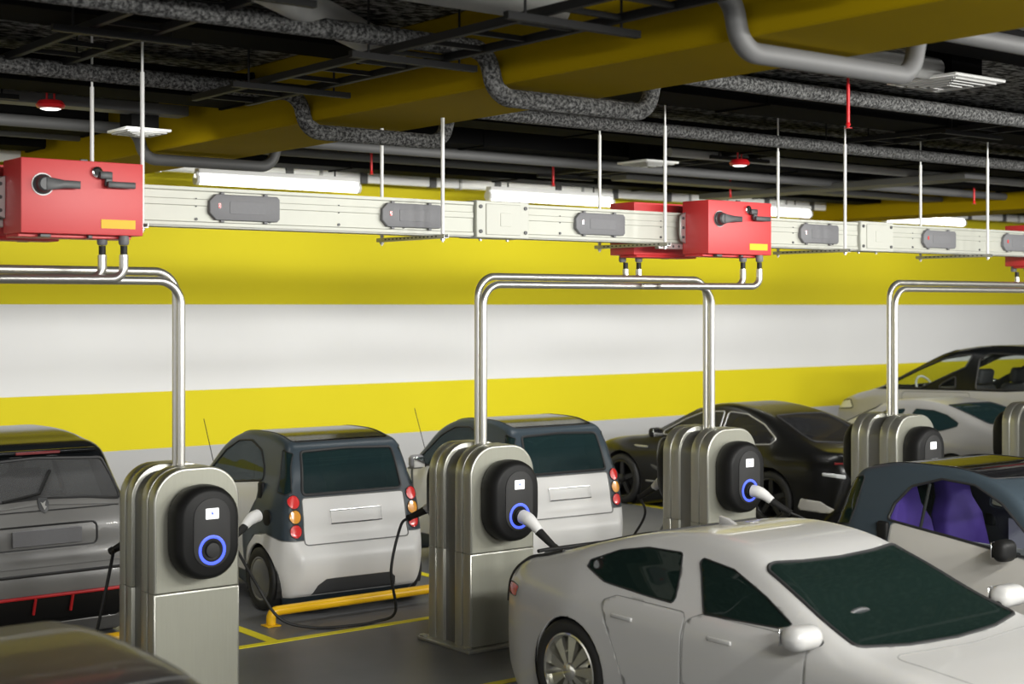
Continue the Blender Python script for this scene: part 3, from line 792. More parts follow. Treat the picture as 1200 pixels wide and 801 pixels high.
def car_shell(sp):
    """closed body surface: the side outline, the plan outline and the cross-section, blended with rounded edges"""
    P = catmull_closed(sp['side'], 6)
    sd = poly_sdf_grid(P)
    py, pw = zip(*sorted(sp['plan'])); py = np.array(py); pw = np.array(pw)
    yy = np.linspace(py[0], py[-1], 400); ww = np.interp(yy, py, pw)
    ker = np.hanning(31); ker /= ker.sum(); ww = np.convolve(np.pad(ww, 15, mode='edge'), ker, 'valid')
    by, bz = zip(*sorted(sp['belt'])); tan = sp['tumble']; tr = sp.get('soft', .06); zm = sp.get('zmid', .5); cb = sp.get('curve', .12)
    fl = sp.get('flare', [])
    def hw(y, z):
        W = np.interp(y, yy, ww); zb = np.interp(y, by, bz); q = z - zb
        up = tan * tr * np.log1p(np.exp(np.clip(q / tr, -30, 30)))
        lo = cb * np.clip(zm - z, 0, None)**2 + cb * .6 * np.clip(z - zm, 0, .6)**2
        for fy, fz, fr, fa in fl: W = W + fa * np.exp(-(((y - fy) / fr)**2 + ((z - fz) / (fr * .8))**2))
        return W - up - lo
    kk = sp.get('k', .12)
    # sides lean inward above the belt: divide by the slope's length to keep a true distance
    sl = 1 / math.sqrt(1 + (tan * .6)**2)
    def F(p):
        return smax(sd(p[:, 1], p[:, 2]), (np.abs(p[:, 0]) - hw(p[:, 1], p[:, 2])) * sl, kk)
    y0, y1 = P[:, 0].min() - .25, P[:, 0].max() + .25
    z0, z1 = P[:, 1].min() - .25, P[:, 1].max() + .3; bx = max(pw) + .3
    zc = sp.get('zc', .58); e = sp.get('endcore', .6); h = sp.get('h', .04)
    nx, ny, nz = int(2*bx/h)//2*2, int((y1-y0)/h), int((z1-z0)/h)
    xs, ys, zs = np.linspace(-bx, bx, nx+1), np.linspace(y0, y1, ny+1), np.linspace(z0, z1, nz+1)
    idx = {}; V = []; Fc = []
    def vid(i, j, k):
        q = (i, j, k)
        if q not in idx: idx[q] = len(V); V.append((xs[i], ys[j], zs[k]))
        return idx[q]
    for i in range(nx):
        for j in range(ny):
            Fc.append((vid(i, j, nz), vid(i+1, j, nz), vid(i+1, j+1, nz), vid(i, j+1, nz)))
            Fc.append((vid(i, j+1, 0), vid(i+1, j+1, 0), vid(i+1, j, 0), vid(i, j, 0)))
        for k in range(nz):
            Fc.append((vid(i, 0, k), vid(i+1, 0, k), vid(i+1, 0, k+1), vid(i, 0, k+1)))
            Fc.append((vid(i, ny, k+1), vid(i+1, ny, k+1), vid(i+1, ny, k), vid(i, ny, k)))
    for j in range(ny):
        for k in range(nz):
            Fc.append((vid(0, j, k+1), vid(0, j+1, k+1), vid(0, j+1, k), vid(0, j, k))[::-1][::-1])
            Fc.append((vid(nx, j, k), vid(nx, j+1, k), vid(nx, j+1, k+1), vid(nx, j, k+1)))
    T = np.array(V); C = np.stack([np.zeros(len(T)), np.clip(T[:, 1], y0 + .25 + e, y1 - .25 - e), np.full(len(T), zc)], 1)
    a = np.zeros(len(T)); b = np.ones(len(T))
    for _ in range(22):
        m = (a + b) / 2; s = F(C + (T - C) * m[:, None]) < 0
        a = np.where(s, m, a); b = np.where(s, b, m)
    R = C + (T - C) * a[:, None]
    bm = new_bm(); vs = [bm.verts.new(p) for p in R]
    for f in Fc: bm.faces.new([vs[i] for i in f])
    bmesh.ops.recalc_face_normals(bm, faces=bm.faces[:])
    return bm

def in_poly(p, P):
    c = False; n = len(P)
    for i in range(n):
        a, b = P[i], P[(i + 1) % n]
        if (a[1] > p[1]) != (b[1] > p[1]) and p[0] < (b[0]-a[0]) * (p[1]-a[1]) / (b[1]-a[1]) + a[0]: c = not c
    return c

AX = {'x': (1, 2), 'y': (0, 2), 'z': (0, 1)}
def cut(bm, poly, axis, ok):
    """split the faces of bm along the outline of poly (projected along axis) and return the faces inside it"""
    i, j = AX[axis]
    lo = (min(p[0] for p in poly) - .1, min(p[1] for p in poly) - .1); hi = (max(p[0] for p in poly) + .1, max(p[1] for p in poly) + .1)
    def near(f):
        c = f.calc_center_median()
        return lo[0] <= c[i] <= hi[0] and lo[1] <= c[j] <= hi[1] and ok(c, f.normal)
    fs = [f for f in bm.faces if near(f)]
    n = len(poly)
    for k in range(n):
        a, b = poly[k], poly[(k + 1) % n]
        no = [0, 0, 0]; co = [0, 0, 0]; no[i], no[j] = b[1] - a[1], a[0] - b[0]; co[i], co[j] = a[0], a[1]
        d = Vector(no)
        if d.length < 1e-7: continue
        d.normalize()
        # only the faces around this edge
        ex0, ex1 = min(a[0], b[0]) - .09, max(a[0], b[0]) + .09; ez0, ez1 = min(a[1], b[1]) - .09, max(a[1], b[1]) + .09
        loc = []
        for f in fs:
            if not f.is_valid: continue
            c = f.calc_center_median()
            if ex0 <= c[i] <= ex1 and ez0 <= c[j] <= ez1: loc.append(f)
        g = set(loc)
        for f in loc: g.update(f.edges); g.update(f.verts)
        r = bmesh.ops.bisect_plane(bm, geom=list(g), dist=1e-6, plane_co=Vector(co), plane_no=d)
        fs = list({f for f in fs if f.is_valid} | {q for q in r['geom'] if isinstance(q, bmesh.types.BMFace)})
    out = []
    for f in fs:
        if not f.is_valid: continue
        c = f.calc_center_median()
        if ok(c, f.normal) and in_poly((c[i], c[j]), poly): out.append(f)
    return out

def lift(faces, off=0.0, remove_from=None):
    """copy faces into a new bmesh (moved outward by off) and optionally delete them from their own"""
    nb = new_bm(); mp = {}
    for f in faces:
        vs = []
        for v in f.verts:
            if v.index not in mp or mp[v.index][0] is not v:
                mp[v.index] = (v, nb.verts.new(v.co + v.normal * off))
            vs.append(mp[v.index][1])
        try: nb.faces.new(vs)
        except ValueError: pass
    if remove_from: bmesh.ops.delete(remove_from, geom=faces, context='FACES')
    bmesh.ops.recalc_face_normals(nb, faces=nb.faces[:])
    return nb

def edge_loops(bm):
    es = [e for e in bm.edges if len(e.link_faces) == 1]; left = set(es); loops = []
    while left:
        e = left.pop(); a, b = e.verts; loop = [a.co.copy(), b.co.copy()]; cur = b; start = a
        while cur is not start:
            nx = [q for q in cur.link_edges if q in left]
            if not nx: break
            q = nx[0]; left.discard(q); cur = q.other_vert(cur); loop.append(cur.co.copy())
        if len(loop) > 8 and cur is start:
            loop.pop(); res = []
            for p in loop:
                if not res or (p - res[-1]).length > .012: res.append(p)
            loops.append(res)
    return loops

def solid(o, th):
    m = o.modifiers.new('thickness', 'SOLIDIFY'); m.thickness = th; m.offset = -1.0; m.use_rim = True
    return m

class Car:
    def __init__(s, sp, t, paint, inner='car_inner'):
        from mathutils.bvhtree import BVHTree
        s.bm = car_shell(sp); s.bm.normal_update(); s.bv = BVHTree.FromBMesh(s.bm); s.t = t; s.sp = sp; s.paint = paint; s.inner = inner; s.parts = {}
    def ix(s): s.bm.verts.index_update(); s.bm.normal_update()
    def side(s, sg): return lambda c, n: c.x * sg > .12 and abs(n.x) > .15
    def panel(s, name, poly, axis, ok, m, seal=0.0, seal_m='seal', th=.005, label=None, off=0.0, keep=False, parent=None):
        """a body panel or pane cut out of the surface along its outline, with an optional seal around it"""
        fs = cut(s.bm, poly, axis, ok)
        if not fs: return None
        s.ix(); nb = lift(fs, off, None if keep else s.bm)
        loops = edge_loops(nb)
        o = obj(name, nb, [M[m], M[s.inner]], parent or s.t, True, label, 50)
        md = solid(o, th)
        if not m.startswith('glass'): md.material_offset = 1
        if seal:
            b2 = new_bm()
            for L in loops:
                if len(L) > 5: add_tube(b2, L, seal, 6, True)
            if len(b2.verts): obj({'seal': 'window_seal', 'seam': 'panel_gap'}.get(seal_m, 'trim_strip'), b2, M[seal_m], o)
            else: b2.free()
        return o
    def both(s, name, poly, m, **k):
        return [s.panel(name, poly, 'x', s.side(sg), m, **k) for sg in (1, -1)]
    def gap(s, poly, axis, ok, r=.004, name='panel_gap', m='seam'):
        fs = cut(s.bm, poly, axis, ok); s.ix()
        if not fs: return
        nb = lift(fs, .0); L = edge_loops(nb); nb.free(); b2 = new_bm()
        for q in L:
            if len(q) > 5: add_tube(b2, q, r, 6, True)
        if len(b2.verts): obj(name, b2, M[m], s.t)
        else: b2.free()
    def surf(s, x, y, z, axis):
        bv = s.bv
        d = {'x': Vector((-1 if x > 0 else 1, 0, 0)), 'y+': Vector((0, 1, 0)), 'y-': Vector((0, -1, 0)), 'z': Vector((0, 0, -1))}[axis]
        o = Vector((x, y, z)) - d * 5
        h = bv.ray_cast(o, d)
        return h[0] if h[0] else Vector((x, y, z))
    def wheels(s, axles, R, half, width, style, arch=None, rim='alloy'):
        """cut the arches, line them, and set four wheels"""
        ar = arch or R + .045
        for y in axles:
            for sg in (1, -1):
                poly = [(y + ar * math.cos(2 * PI * k / 28), R + .01 + ar * math.sin(2 * PI * k / 28)) for k in range(28)]
                fs = cut(s.bm, poly, 'x', lambda c, n, sg=sg: c.x * sg > .3)
                bmesh.ops.delete(s.bm, geom=fs, context='FACES')
                for ch in list(s.parts.get('panels', [])): pass
        for y in axles:
            for sg in (1, -1):
                liner = new_bm()
                x1 = half - .035; x0 = half - width - .12; pr = []
                n = 18
                ring0 = []; ring1 = []
                for k in range(n + 1):
                    a = -.15 * PI + 1.3 * PI * k / n
                    q = (y + (ar + .012) * math.cos(a), R + .01 + (ar + .012) * math.sin(a))
                    ring0.append(liner.verts.new((sg * x0, q[0], max(q[1], .06)))); ring1.append(liner.verts.new((sg * x1, q[0], max(q[1], .06))))
                for k in range(n): liner.faces.new((ring0[k], ring0[k+1], ring1[k+1], ring1[k]))
                liner.faces.new(ring0)
                obj('wheel_arch_liner', liner, M['black_rubber'], s.t, False)
        first = None
        for y in axles:
            for sg in (1, -1):
                if first is None:
                    first = make_wheel(s.t, R, width, style, rim); w = first
                else:
                    w = first.copy(); COL.objects.link(w); w.parent = s.t
                    for ch in list(first.children):
                        c = ch.copy(); COL.objects.link(c); c.parent = w
                w.location = (sg * (half - width / 2 - .012), y, R); w.rotation_euler = (0, 0, 0 if sg > 0 else PI)
    def finish(s, inner_th=.03):
        o = obj('body', s.bm, [M[s.paint], M[s.inner]], s.t, True, None, 45)
        md = solid(o, inner_th); md.material_offset = 1
        return o

def make_wheel(t, R, width, style, rim):
    """outer face towards +x"""
    w = width / 2; mp = lambda u, v, d: (d, u, v); rr = R * (.74 if style != 'cover' else .70)
    bm = new_bm()
    add_lathe(bm, [(rr, -w), (R*.93, -w), (R*.985, -w*.82), (R, -w*.55), (R, w*.55), (R*.985, w*.82), (R*.93, w*.98), (rr + .012, w*.96), (rr, w*.9), (rr, -w)], mp, 40, False)
    o = obj('wheel', bm, M['black_rubber'], t, True, None, 60)
    bm = new_bm()
    add_lathe(bm, [(rr, w*.93), (rr - .012, w*.96), (rr - .022, w*.9), (rr - .03, -w*.7), (.02, -w*.7)], mp, 40, False)
    ry = lambda a: (math.cos(a), math.sin(a))
    def spoke(a, w0, w1, d0, d1, th):
        c, sn = ry(a); n = (-sn, c); q = []
        for r_, ww, dd in ((.04, w0, d0), (rr - .018, w1, d1)):
            for sgn in (-1, 1):
                for dz in (0, -th): q.append(bm.verts.new(mp(c*r_ + n[0]*ww*sgn, sn*r_ + n[1]*ww*sgn, dd + dz)))
        for f in ((0,2,6,4), (1,5,7,3), (0,4,5,1), (2,3,7,6), (4,6,7,5), (0,1,3,2)): bm.faces.new([q[i] for i in f])
    if style == 'blade':
        for k in range(9): spoke(2*PI*k/9 + .1, .013, .044, w*.86, w*.72, .03)
    elif style == 'five':
        for k in range(5): spoke(2*PI*k/5 + PI/2, .035, .03, w*.8, w*.8, .03)
    else:
        add_lathe(bm, [(rr - .02, w*.86), (rr*.8, w*.98), (rr*.3, w*.98), (.001, w*1.02)], mp, 32, False)
    add_lathe(bm, [(.06, w*.6), (.06, w*.9), (.045, w*.97), (.001, w*.98)], mp, 20, False)
    bmesh.ops.recalc_face_normals(bm, faces=bm.faces[:])
    rm = obj('rim', bm, M[rim], o, True, None, 35)
    if style == 'cover':
        bm = new_bm()
        for k in range(6):
            a = 2*PI*k/6 + .3; add_cyl(bm, mp(math.cos(a)*rr*.62, math.sin(a)*rr*.62, w*.97), mp(math.cos(a)*rr*.62, math.sin(a)*rr*.62, w*1.01), .026, None, 12)
        obj('cover_hole', bm, M['black_plastic'], rm)
    return o

def seat(t, x, y, z, m, s=1.0, lab=None, rake=.22):
    bm = new_bm()
    add_box(bm, (x, y, z + .08 * s), (.48 * s, .5 * s, .16 * s), .05 * s, 3)
    o = obj('seat', bm, M[m], t, True, lab)
    bm = new_bm(); R = Matrix.Rotation(rake, 4, 'X')
    add_box(bm, (x, y - .30 * s, z + .42 * s), (.48 * s, .14 * s, .62 * s), .06 * s, 3, R)
    obj('seat_back', bm, M[m], o)
    bm = new_bm(); add_box(bm, (x, y - .40 * s, z + .82 * s), (.27 * s, .10 * s, .19 * s), .04 * s, 3, R); obj('headrest', bm, M[m], o)
    return o

def bucket(t, x, y, z, m):
    """one-piece high-backed seat"""
    bm = new_bm(); add_box(bm, (x, y, z + .1), (.52, .52, .2), .06, 3); o = obj('seat', bm, M[m], t)
    prof = [(-.25, 0), (.25, 0), (.27, .3), (.25, .55), (.16, .68), (.14, .84), (.10, .90), (-.10, .90), (-.14, .84), (-.16, .68), (-.25, .55), (-.27, .3)]
    bm = new_bm(); add_prism(bm, prof, lambda u, v, d: (x + u, y - .24 - v * .22 + d, z + .16 + v), -.09, .07, .04, 3)
    obj('seat_back', bm, M[m], o)

def steering(t, x, y, z, r=.185, m='dark_plastic'):
    bm = new_bm(); n = 24; tilt = Matrix.Rotation(-.45, 4, 'X')
    pts = [tilt @ Vector((r*math.cos(2*PI*k/n), 0, r*math.sin(2*PI*k/n))) + Vector((x, y, z)) for k in range(n)]
    add_tube(bm, pts, .017, 8, True)
    c = Vector((x, y, z)); add_cyl(bm, c - tilt @ Vector((0, .02, 0)), c + tilt @ Vector((0, .03, 0)), .06, .05, 14)
    for a in (0, PI, 1.5*PI):
        add_tube(bm, [c, tilt @ Vector((r*math.cos(a), 0, r*math.sin(a))) + c], .014, 6)
    obj('steering_wheel', bm, M[m], t)

def mirror(t, x, y, z, sg, m, size=(.20, .11, .13), bev=.05):
    bm = new_bm(); add_box(bm, (x + sg*.10, y, z), size, bev, 5)
    o = obj('door_mirror', bm, M[m], t)
    bm = new_bm(); add_tube(bm, [(x - sg*.05, y + .01, z - .05), (x + sg*.03, y, z - .035)], .022, 10); obj('mirror_arm', bm, M['black_plastic'], o)
    bm = new_bm(); add_box(bm, (x + sg*.10, y - size[1]/2 - .001, z), (size[0]*.8, .006, size[2]*.74), .002, 1); obj('mirror_glass', bm, M['chrome'], o)
    return o

def strip(t, name, pts, r, m, seg=8, parent=None):
    bm = new_bm(); add_tube(bm, pts, r, seg); return obj(name, bm, M[m], parent or t)

def curve_on(car, pts, axis, off=.0):
    """points projected onto the body surface"""
    out = []
    for p in pts:
        q = car.surf(*p, axis); out.append(q)
    return out

REAR = lambda c, n: n.y < -.25
FRONT = lambda c, n: n.y > .2
TOP = lambda c, n: n.z > .3

# ---- fastback saloon (near white one and the silver one)
SALOON = dict(side=[(-2.24, .22), (-2.31, .42), (-2.30, .62), (-2.22, .86), (-2.08, .985), (-1.85, 1.035), (-1.4, 1.165), (-.95, 1.275), (-.4, 1.32), (-.05, 1.275),
                    (.25, 1.155), (.62, .975), (.95, .865), (1.3, .825), (1.75, .765), (2.12, .665), (2.28, .52), (2.30, .36), (2.2, .20), (0, .17)],
              plan=[(-2.34, .62), (-2.25, .76), (-2.0, .86), (-1.4, .925), (-.6, .92), (.6, .91), (1.35, .92), (1.9, .86), (2.2, .72), (2.34, .55)],
              belt=[(-2.3, .86), (-1.35, .83), (0, .82), (2.3, .72)], tumble=.62, soft=.035, k=.10, h=.038, zc=.56, curve=.16,
              flare=[(-1.37, .5, .38, .018), (1.35, .48, .36, .018)])
def build_saloon(label, paint, gl, near, loc, rz):
    t = thing('saloon_car', label, 'car', loc, rz)
    c = Car(SALOON, t, paint)
    rw = round_poly([(-1.40, 1.045), (-1.12, 1.155), (-.88, 1.20), (-.575, 1.205), (-.455, .925), (-.75, .938), (-1.12, .962)], .025, 3)
    fw = round_poly([(-.43, 1.20), (-.12, 1.165), (.20, 1.055), (.52, .92), (-.20, .905)], .02, 3)
    c.both('side_window', rw, gl, seal=.005)
    c.both('side_window', fw, gl, seal=.005)
    ws = round_poly([(-.62, .085), (-.33, .122), (0, .135), (.33, .122), (.62, .085), (.745, .87), (.40, .95), (0, .98), (-.40, .95), (-.745, .87)], .05, 4)
    c.panel('windscreen', ws, 'z', lambda q, n: n.z > .3 and q.z > .75, gl, seal=.012)
    rg = round_poly([(-.50, -1.0), (0, -.97), (.50, -1.0), (.60, -1.72), (0, -1.80), (-.60, -1.72)], .05, 4)
    c.panel('rear_window', rg, 'z', lambda q, n: n.z > .3 and q.z > .9, gl, seal=.01)
    # doors, handles
    for lo, hi, hy in ((-1.06, -.33, -.86), (-.315, .62, -.02)):
        dp = round_poly([(hi - .0, .30), (hi, .895), (lo + .1, .905), (lo - .02 if lo < -1 else lo, .86), (lo + (.16 if lo < -1 else 0), .55), (lo + (.26 if lo < -1 else .02), .30)], .05, 3)
        for sg in (1, -1):
            d = c.panel('door', dp, 'x', c.side(sg), paint, seal=.0022, seal_m='seam', th=.02)
    # bonnet gap and boot gap
    c.gap(round_poly([(-.66, 1.02), (0, 1.08), (.66, 1.02), (.62, 1.95), (0, 2.1), (-.62, 1.95)], .08, 4), 'z', lambda q, n: n.z > .2, .0025)
    if near:
        # black hatch edge strip from the pillar over the corner, and the lip on the deck
        for sg in (1, -1):
            pts = []
            for x, y, z, ax in ((.66, -1.72, 0, 'z'), (.685, -1.85, 0, 'z'), (.70, -1.97, 0, 'z'), (.715, -2.04, 0, 'z')): pts.append(c.surf(sg*x, y, z, ax))
            for x, z in ((.73, .90), (.74, .82), (.74, .74), (.735, .66)): pts.append(c.surf(sg*x, 0, z, 'y+'))
            strip(t, 'hatch_edge', smooth_path(pts, 5), .016, 'black_rubber', 10)
        lip = [c.surf(x, -2.0 - .02*(1 - (x/.7)**2), 0, 'z') + Vector((0, 0, .022)) for x in np.linspace(-.60, .66, 13)]
        strip(t, 'tail_lip', lip, .014, 'black_plastic', 10)
        bm = new_bm(); p = c.surf(-.0, -.1, 0, 'z'); bm.free()
        fin = c.surf(0, -.78, 0, 'z'); bm = new_bm()
        add_prism(bm, [(fin.y - .10, fin.z - .01), (fin.y + .09, fin.z - .01), (fin.y - .03, fin.z + .035), (fin.y - .10, fin.z + .045)], YZ, -.018, .018, .008, 2); obj('roof_aerial', bm, M[paint], t)
    # lights
    for sg in (1, -1):
        c.panel('tail_light', round_poly([(sg*.70, .73), (sg*.84, .73), (sg*.84, .81), (sg*.80, .82), (sg*.70, .79)], .01, 2), 'y', lambda q, n, sg=sg: q.y < -1.9 and q.x*sg > .5, 'lamp_red', seal=.004, seal_m='seam')
        c.panel('headlight', round_poly([(sg*.50, .60), (sg*.88, .62), (sg*.88, .70), (sg*.62, .68)], .012, 2), 'y', lambda q, n, sg=sg: q.y > 1.3 and q.x*sg > .3 and n.y > .05, 'lamp_clear', seal=.004, seal_m='seam')
    c.panel('lower_grille', round_poly([(-.55, .28), (.55, .28), (.5, .40), (-.5, .40)], .03, 3), 'y', FRONT, 'black_plastic')
    c.panel('plate_recess', round_poly([(-.28, .62), (.28, .62), (.28, .75), (-.28, .75)], .02, 2), 'y', REAR, 'paint_silver' if near else paint, seal=.003, seal_m='seam')
    bmh = []
    for sg in (1, -1):
        for hy in (-.86, -.02):
            p = c.surf(sg*2, hy, .785, 'x'); bm = new_bm(); add_box(bm, (p.x + sg*.004, p.y, p.z), (.016, .19, .026), .007, 3); obj('door_handle', bm, M[paint], t)
        p = c.surf(sg*2, .56, .90, 'x'); mirror(t, p.x + sg*.04, p.y + .11, .935, sg, paint, (.24, .16, .135), .065)
    c.wheels((-1.37, 1.35), .345, .940, .23, 'blade' if near else 'five', .354)
    for sx in (-.36, .36): seat(t, sx, -.02, .30, 'seat_grey', .92)
    bm = new_bm(); add_box(bm, (0, -.95, .40), (1.2, .5, .16), .05, 3); add_box(bm, (0, -1.22, .62), (1.2, .14, .46), .05, 3, Matrix.Rotation(.3, 4, 'X')); obj('rear_bench', bm, M['seat_grey'], t)
    bm = new_bm(); add_box(bm, (0, .72, .72), (1.36, .36, .16), .05, 3); obj('dashboard', bm, M['dark_plastic'], t)
    steering(t, .36 if near else -.36, .50, .83)
    c.finish(.022)
    return t

# ---- two-seat microcar with a dark shell
MICRO = dict(side=[(-1.17, .17), (-1.27, .34), (-1.295, .50), (-1.245, .62), (-1.215, .70), (-1.19, .86), (-1.13, 1.10), (-1.05, 1.36), (-.98, 1.48), (-.8, 1.54), (-.35, 1.575), (.05, 1.545),
                   (.36, 1.43), (.62, 1.20), (.82, 1.0), (1.0, .90), (1.16, .76), (1.24, .58), (1.25, .40), (1.18, .24), (0, .19)],
             plan=[(-1.28, .60), (-1.18, .70), (-.95, .735), (0, .72), (.8, .735), (1.1, .68), (1.28, .52)],
             belt=[(-1.2, 1.02), (.9, .98)], tumble=.23, soft=.06, k=.065, h=.034, zc=.7, endcore=.5, zmid=.6, curve=.22, flare=[(-.84, .40, .34, .075), (.94, .40, .34, .06)])
def build_micro(label, loc, rz, seats='seat_purple', side_gl='glass_clear', white='paint_micro', rear_gl='glass_teal', roof='roof_black'):
    t = thing('microcar', label, 'car', loc, rz)
    c = Car(MICRO, t, 'tridion')
    rw = round_poly([(-.515, 1.055), (-.47, 1.43), (.0, 1.445), (.47, 1.43), (.515, 1.055)], .035, 4)
    c.panel('rear_window', rw, 'y', REAR, rear_gl, seal=.014)
    dw = round_poly([(-.64, 1.15), (-.60, 1.27), (-.47, 1.41), (-.22, 1.485), (.06, 1.465), (.30, 1.36), (.52, 1.18), (.68, 1.02), (.50, 1.03)], .05, 4)
    c.both('side_window', dw, side_gl, seal=.010)
    qw = round_poly([(-1.14, 1.06), (-1.02, 1.42), (-.90, 1.46), (-.98, 1.08)], .02, 3)
    c.both('quarter_window', qw, rear_gl, seal=.006)
    ws = round_poly([(-.50, 1.40), (.50, 1.40), (.60, 1.0), (0, .97), (-.60, 1.0)], .05, 4)
    c.panel('windscreen', ws, 'y', lambda q, n: n.y > .25, side_gl, seal=.012)
    rf = round_poly([(-.50, -.93), (.50, -.93), (.50, .16), (0, .20), (-.50, .16)], .05, 4)
    c.panel('roof_panel', rf, 'z', lambda q, n: n.z > .5 and q.z > 1.3, roof, seal=.006, th=.015)
    tg = round_poly([(-.535, .62), (-.525, 1.03), (.525, 1.03), (.535, .62)], .03, 3)
    c.panel('tailgate', tg, 'y', REAR, white, seal=.006, seal_m='seam', th=.02, label='white tailgate')
    # white rear bumper and wings, wrapped round both sides
    ap = [(-.86 + .34*math.cos(a), .29 + .34*math.sin(a)) for a in np.linspace(PI*.0, -.25*PI, 4)]
    rb = [(-1.4, .15), (-1.4, .66), (-1.12, .665), (-.90, .705), (-.66, .67), (-.50, .54), (-.43, .36), (-.42, .15)]
    c.panel('rear_bumper', rb, 'x', lambda q, n: True, white, seal=.004, seal_m='seam', th=.02, label='glossy white rear bumper and wings')
    fp = [(1.4, .15), (1.4, 1.0), (.90, 1.0), (.74, .985), (.62, .60), (.56, .15)]
    c.panel('front_wing', fp, 'x', lambda q, n: q.z < .97, white, seal=.004, seal_m='seam', th=.02, label='white front wings and bonnet')
    dp = round_poly([(-.42, .30), (-.36, .62), (-.50, .86), (-.60, .98), (-.60, 1.12), (-.56, 1.138), (.50, 1.02), (.70, .99), (.60, .60), (.55, .30)], .03, 3)
    c.both('door', dp, white, seal=.005, seal_m='seam', th=.02, label='white door')
    rb_o = [o for o in t.children if o.name.startswith('rear_bumper')][0]
    # dark insert in the bumper
    p = [c_ for c_ in ()]
    for sg in (1, -1):
        lamps = (('lamp_red', .745), ('lamp_amber', .872), ('lamp_red', 1.0))
        bmb = None
        for m, z in lamps:
            pl = [(sg*.606 + .056*math.cos(2*PI*k/18), z + .061*math.sin(2*PI*k/18)) for k in range(18)]
            c.panel('tail_light', pl, 'y', REAR, m, seal=.004, off=.006, th=.012, label='red round tail light' if m == 'lamp_red' else 'amber round tail light')
        q = c.surf(sg*2, -.66, 1.06, 'x')
        bm = new_bm(); add_box(bm, (q.x - sg*.004, q.y, q.z), (.045, .10, .16), .022, 4); obj('side_scoop', bm, M['black_plastic'], t)
        q = c.surf(sg*2, .46, 1.04, 'x'); mirror(t, q.x + sg*.02, q.y, 1.075, sg, 'grey_plastic' if white == 'paint_micro' else 'black_plastic', (.17, .12, .15))
        q = c.surf(sg*2, -.88, .84, 'x'); bm = new_bm(); add_lathe(bm, [(.075, .0), (.075, .014), (.05, .018), (.001, .018)], lambda u, v, d, q=q: (q.x + sg*d - sg*.005, q.y + u, q.z + v), 20); obj('charge_port', bm, M['black_plastic'], t)
        bm = new_bm(); add_cyl(bm, (0, 0, 0), (0, 0, 0.001), .001); bm.free()
    ai = c.surf(.50, .62, 1.2, 'z'); strip(t, 'roof_aerial', [(-.55, .66, 1.1), (-.60, .84, 1.62)], .004, 'black_plastic', 6)
    c.wheels((-.80, .94), .285, .785, .17, 'cover', .312, 'alloy_grey')
    # cut the wheel openings out of the wings too
    for nm, y in (('rear_bumper', -.80), ('front_wing', .94)):
        o = [q for q in t.children if q.name.split('.')[0] == nm][-1]
        b2 = new_bm(); b2.from_mesh(o.data)
        for sg in (1, -1):
            poly = [(y + .312*math.cos(2*PI*k/28), .295 + .312*math.sin(2*PI*k/28)) for k in range(28)]
            fs = cut(b2, poly, 'x', lambda q, n, sg=sg: q.x*sg > .3); bmesh.ops.delete(b2, geom=fs, context='FACES')
        if nm == 'rear_bumper':
            ins = round_poly([(-.46, .08), (-.40, .25), (-.33, .305), (.33, .305), (.40, .25), (.46, .08)], .03, 3)
            fs = cut(b2, ins, 'y', lambda q, n: q.y < -.95); b2.verts.index_update(); b2.normal_update()
            nb = lift(fs, -.006, b2); d = obj('bumper_insert', nb, M['dark_plastic'], o); solid(d, .01)
        for p_ in b2.faces: p_.smooth = True
        b2.to_mesh(o.data); b2.free(); o.data.set_sharp_from_angle(angle=math.radians(50))
    for o in list(t.children):   # plate recess on the tailgate
        if o.name.startswith('tailgate'):
            zc = .845; yb = c.surf(0, 0, 1.04, 'y+').y
            bvy = -1.215
            bm = new_bm(); add_tube(bm, [(-.26, bvy - .006, zc - .055), (.26, bvy - .006, zc - .055), (.26, bvy + .02, zc + .06), (-.26, bvy + .02, zc + .06)], .006, 6, True); obj('plate_frame', bm, M['chrome'], o)
    for sx in (-.33, .33): bucket(t, sx, -.36, .40, seats)
    bm = new_bm(); add_box(bm, (0, .72, .86), (1.18, .28, .16), .05, 3); obj('dashboard', bm, M['dark_plastic'], t)
    steering(t, -.34, .48, .94, .17)
    bm = new_bm()
    for sg in (1, -1): add_box(bm, (sg*.615, .05, .82), (.012, 1.0, .50), .004, 1)
    obj('door_lining', bm, M['inner_pale'], t)
    for sg in (1, -1): strip(t, 'window_divider', [(sg*.625, -.37, 1.10), (sg*.56, -.33, 1.44)], .012, 'seal')
    bm = new_bm(); add_box(bm, (0, -.1, .36), (1.2, 1.9, .05)); obj('cabin_floor', bm, M['car_inner'], t, False)
    c.finish(.02)
    return t

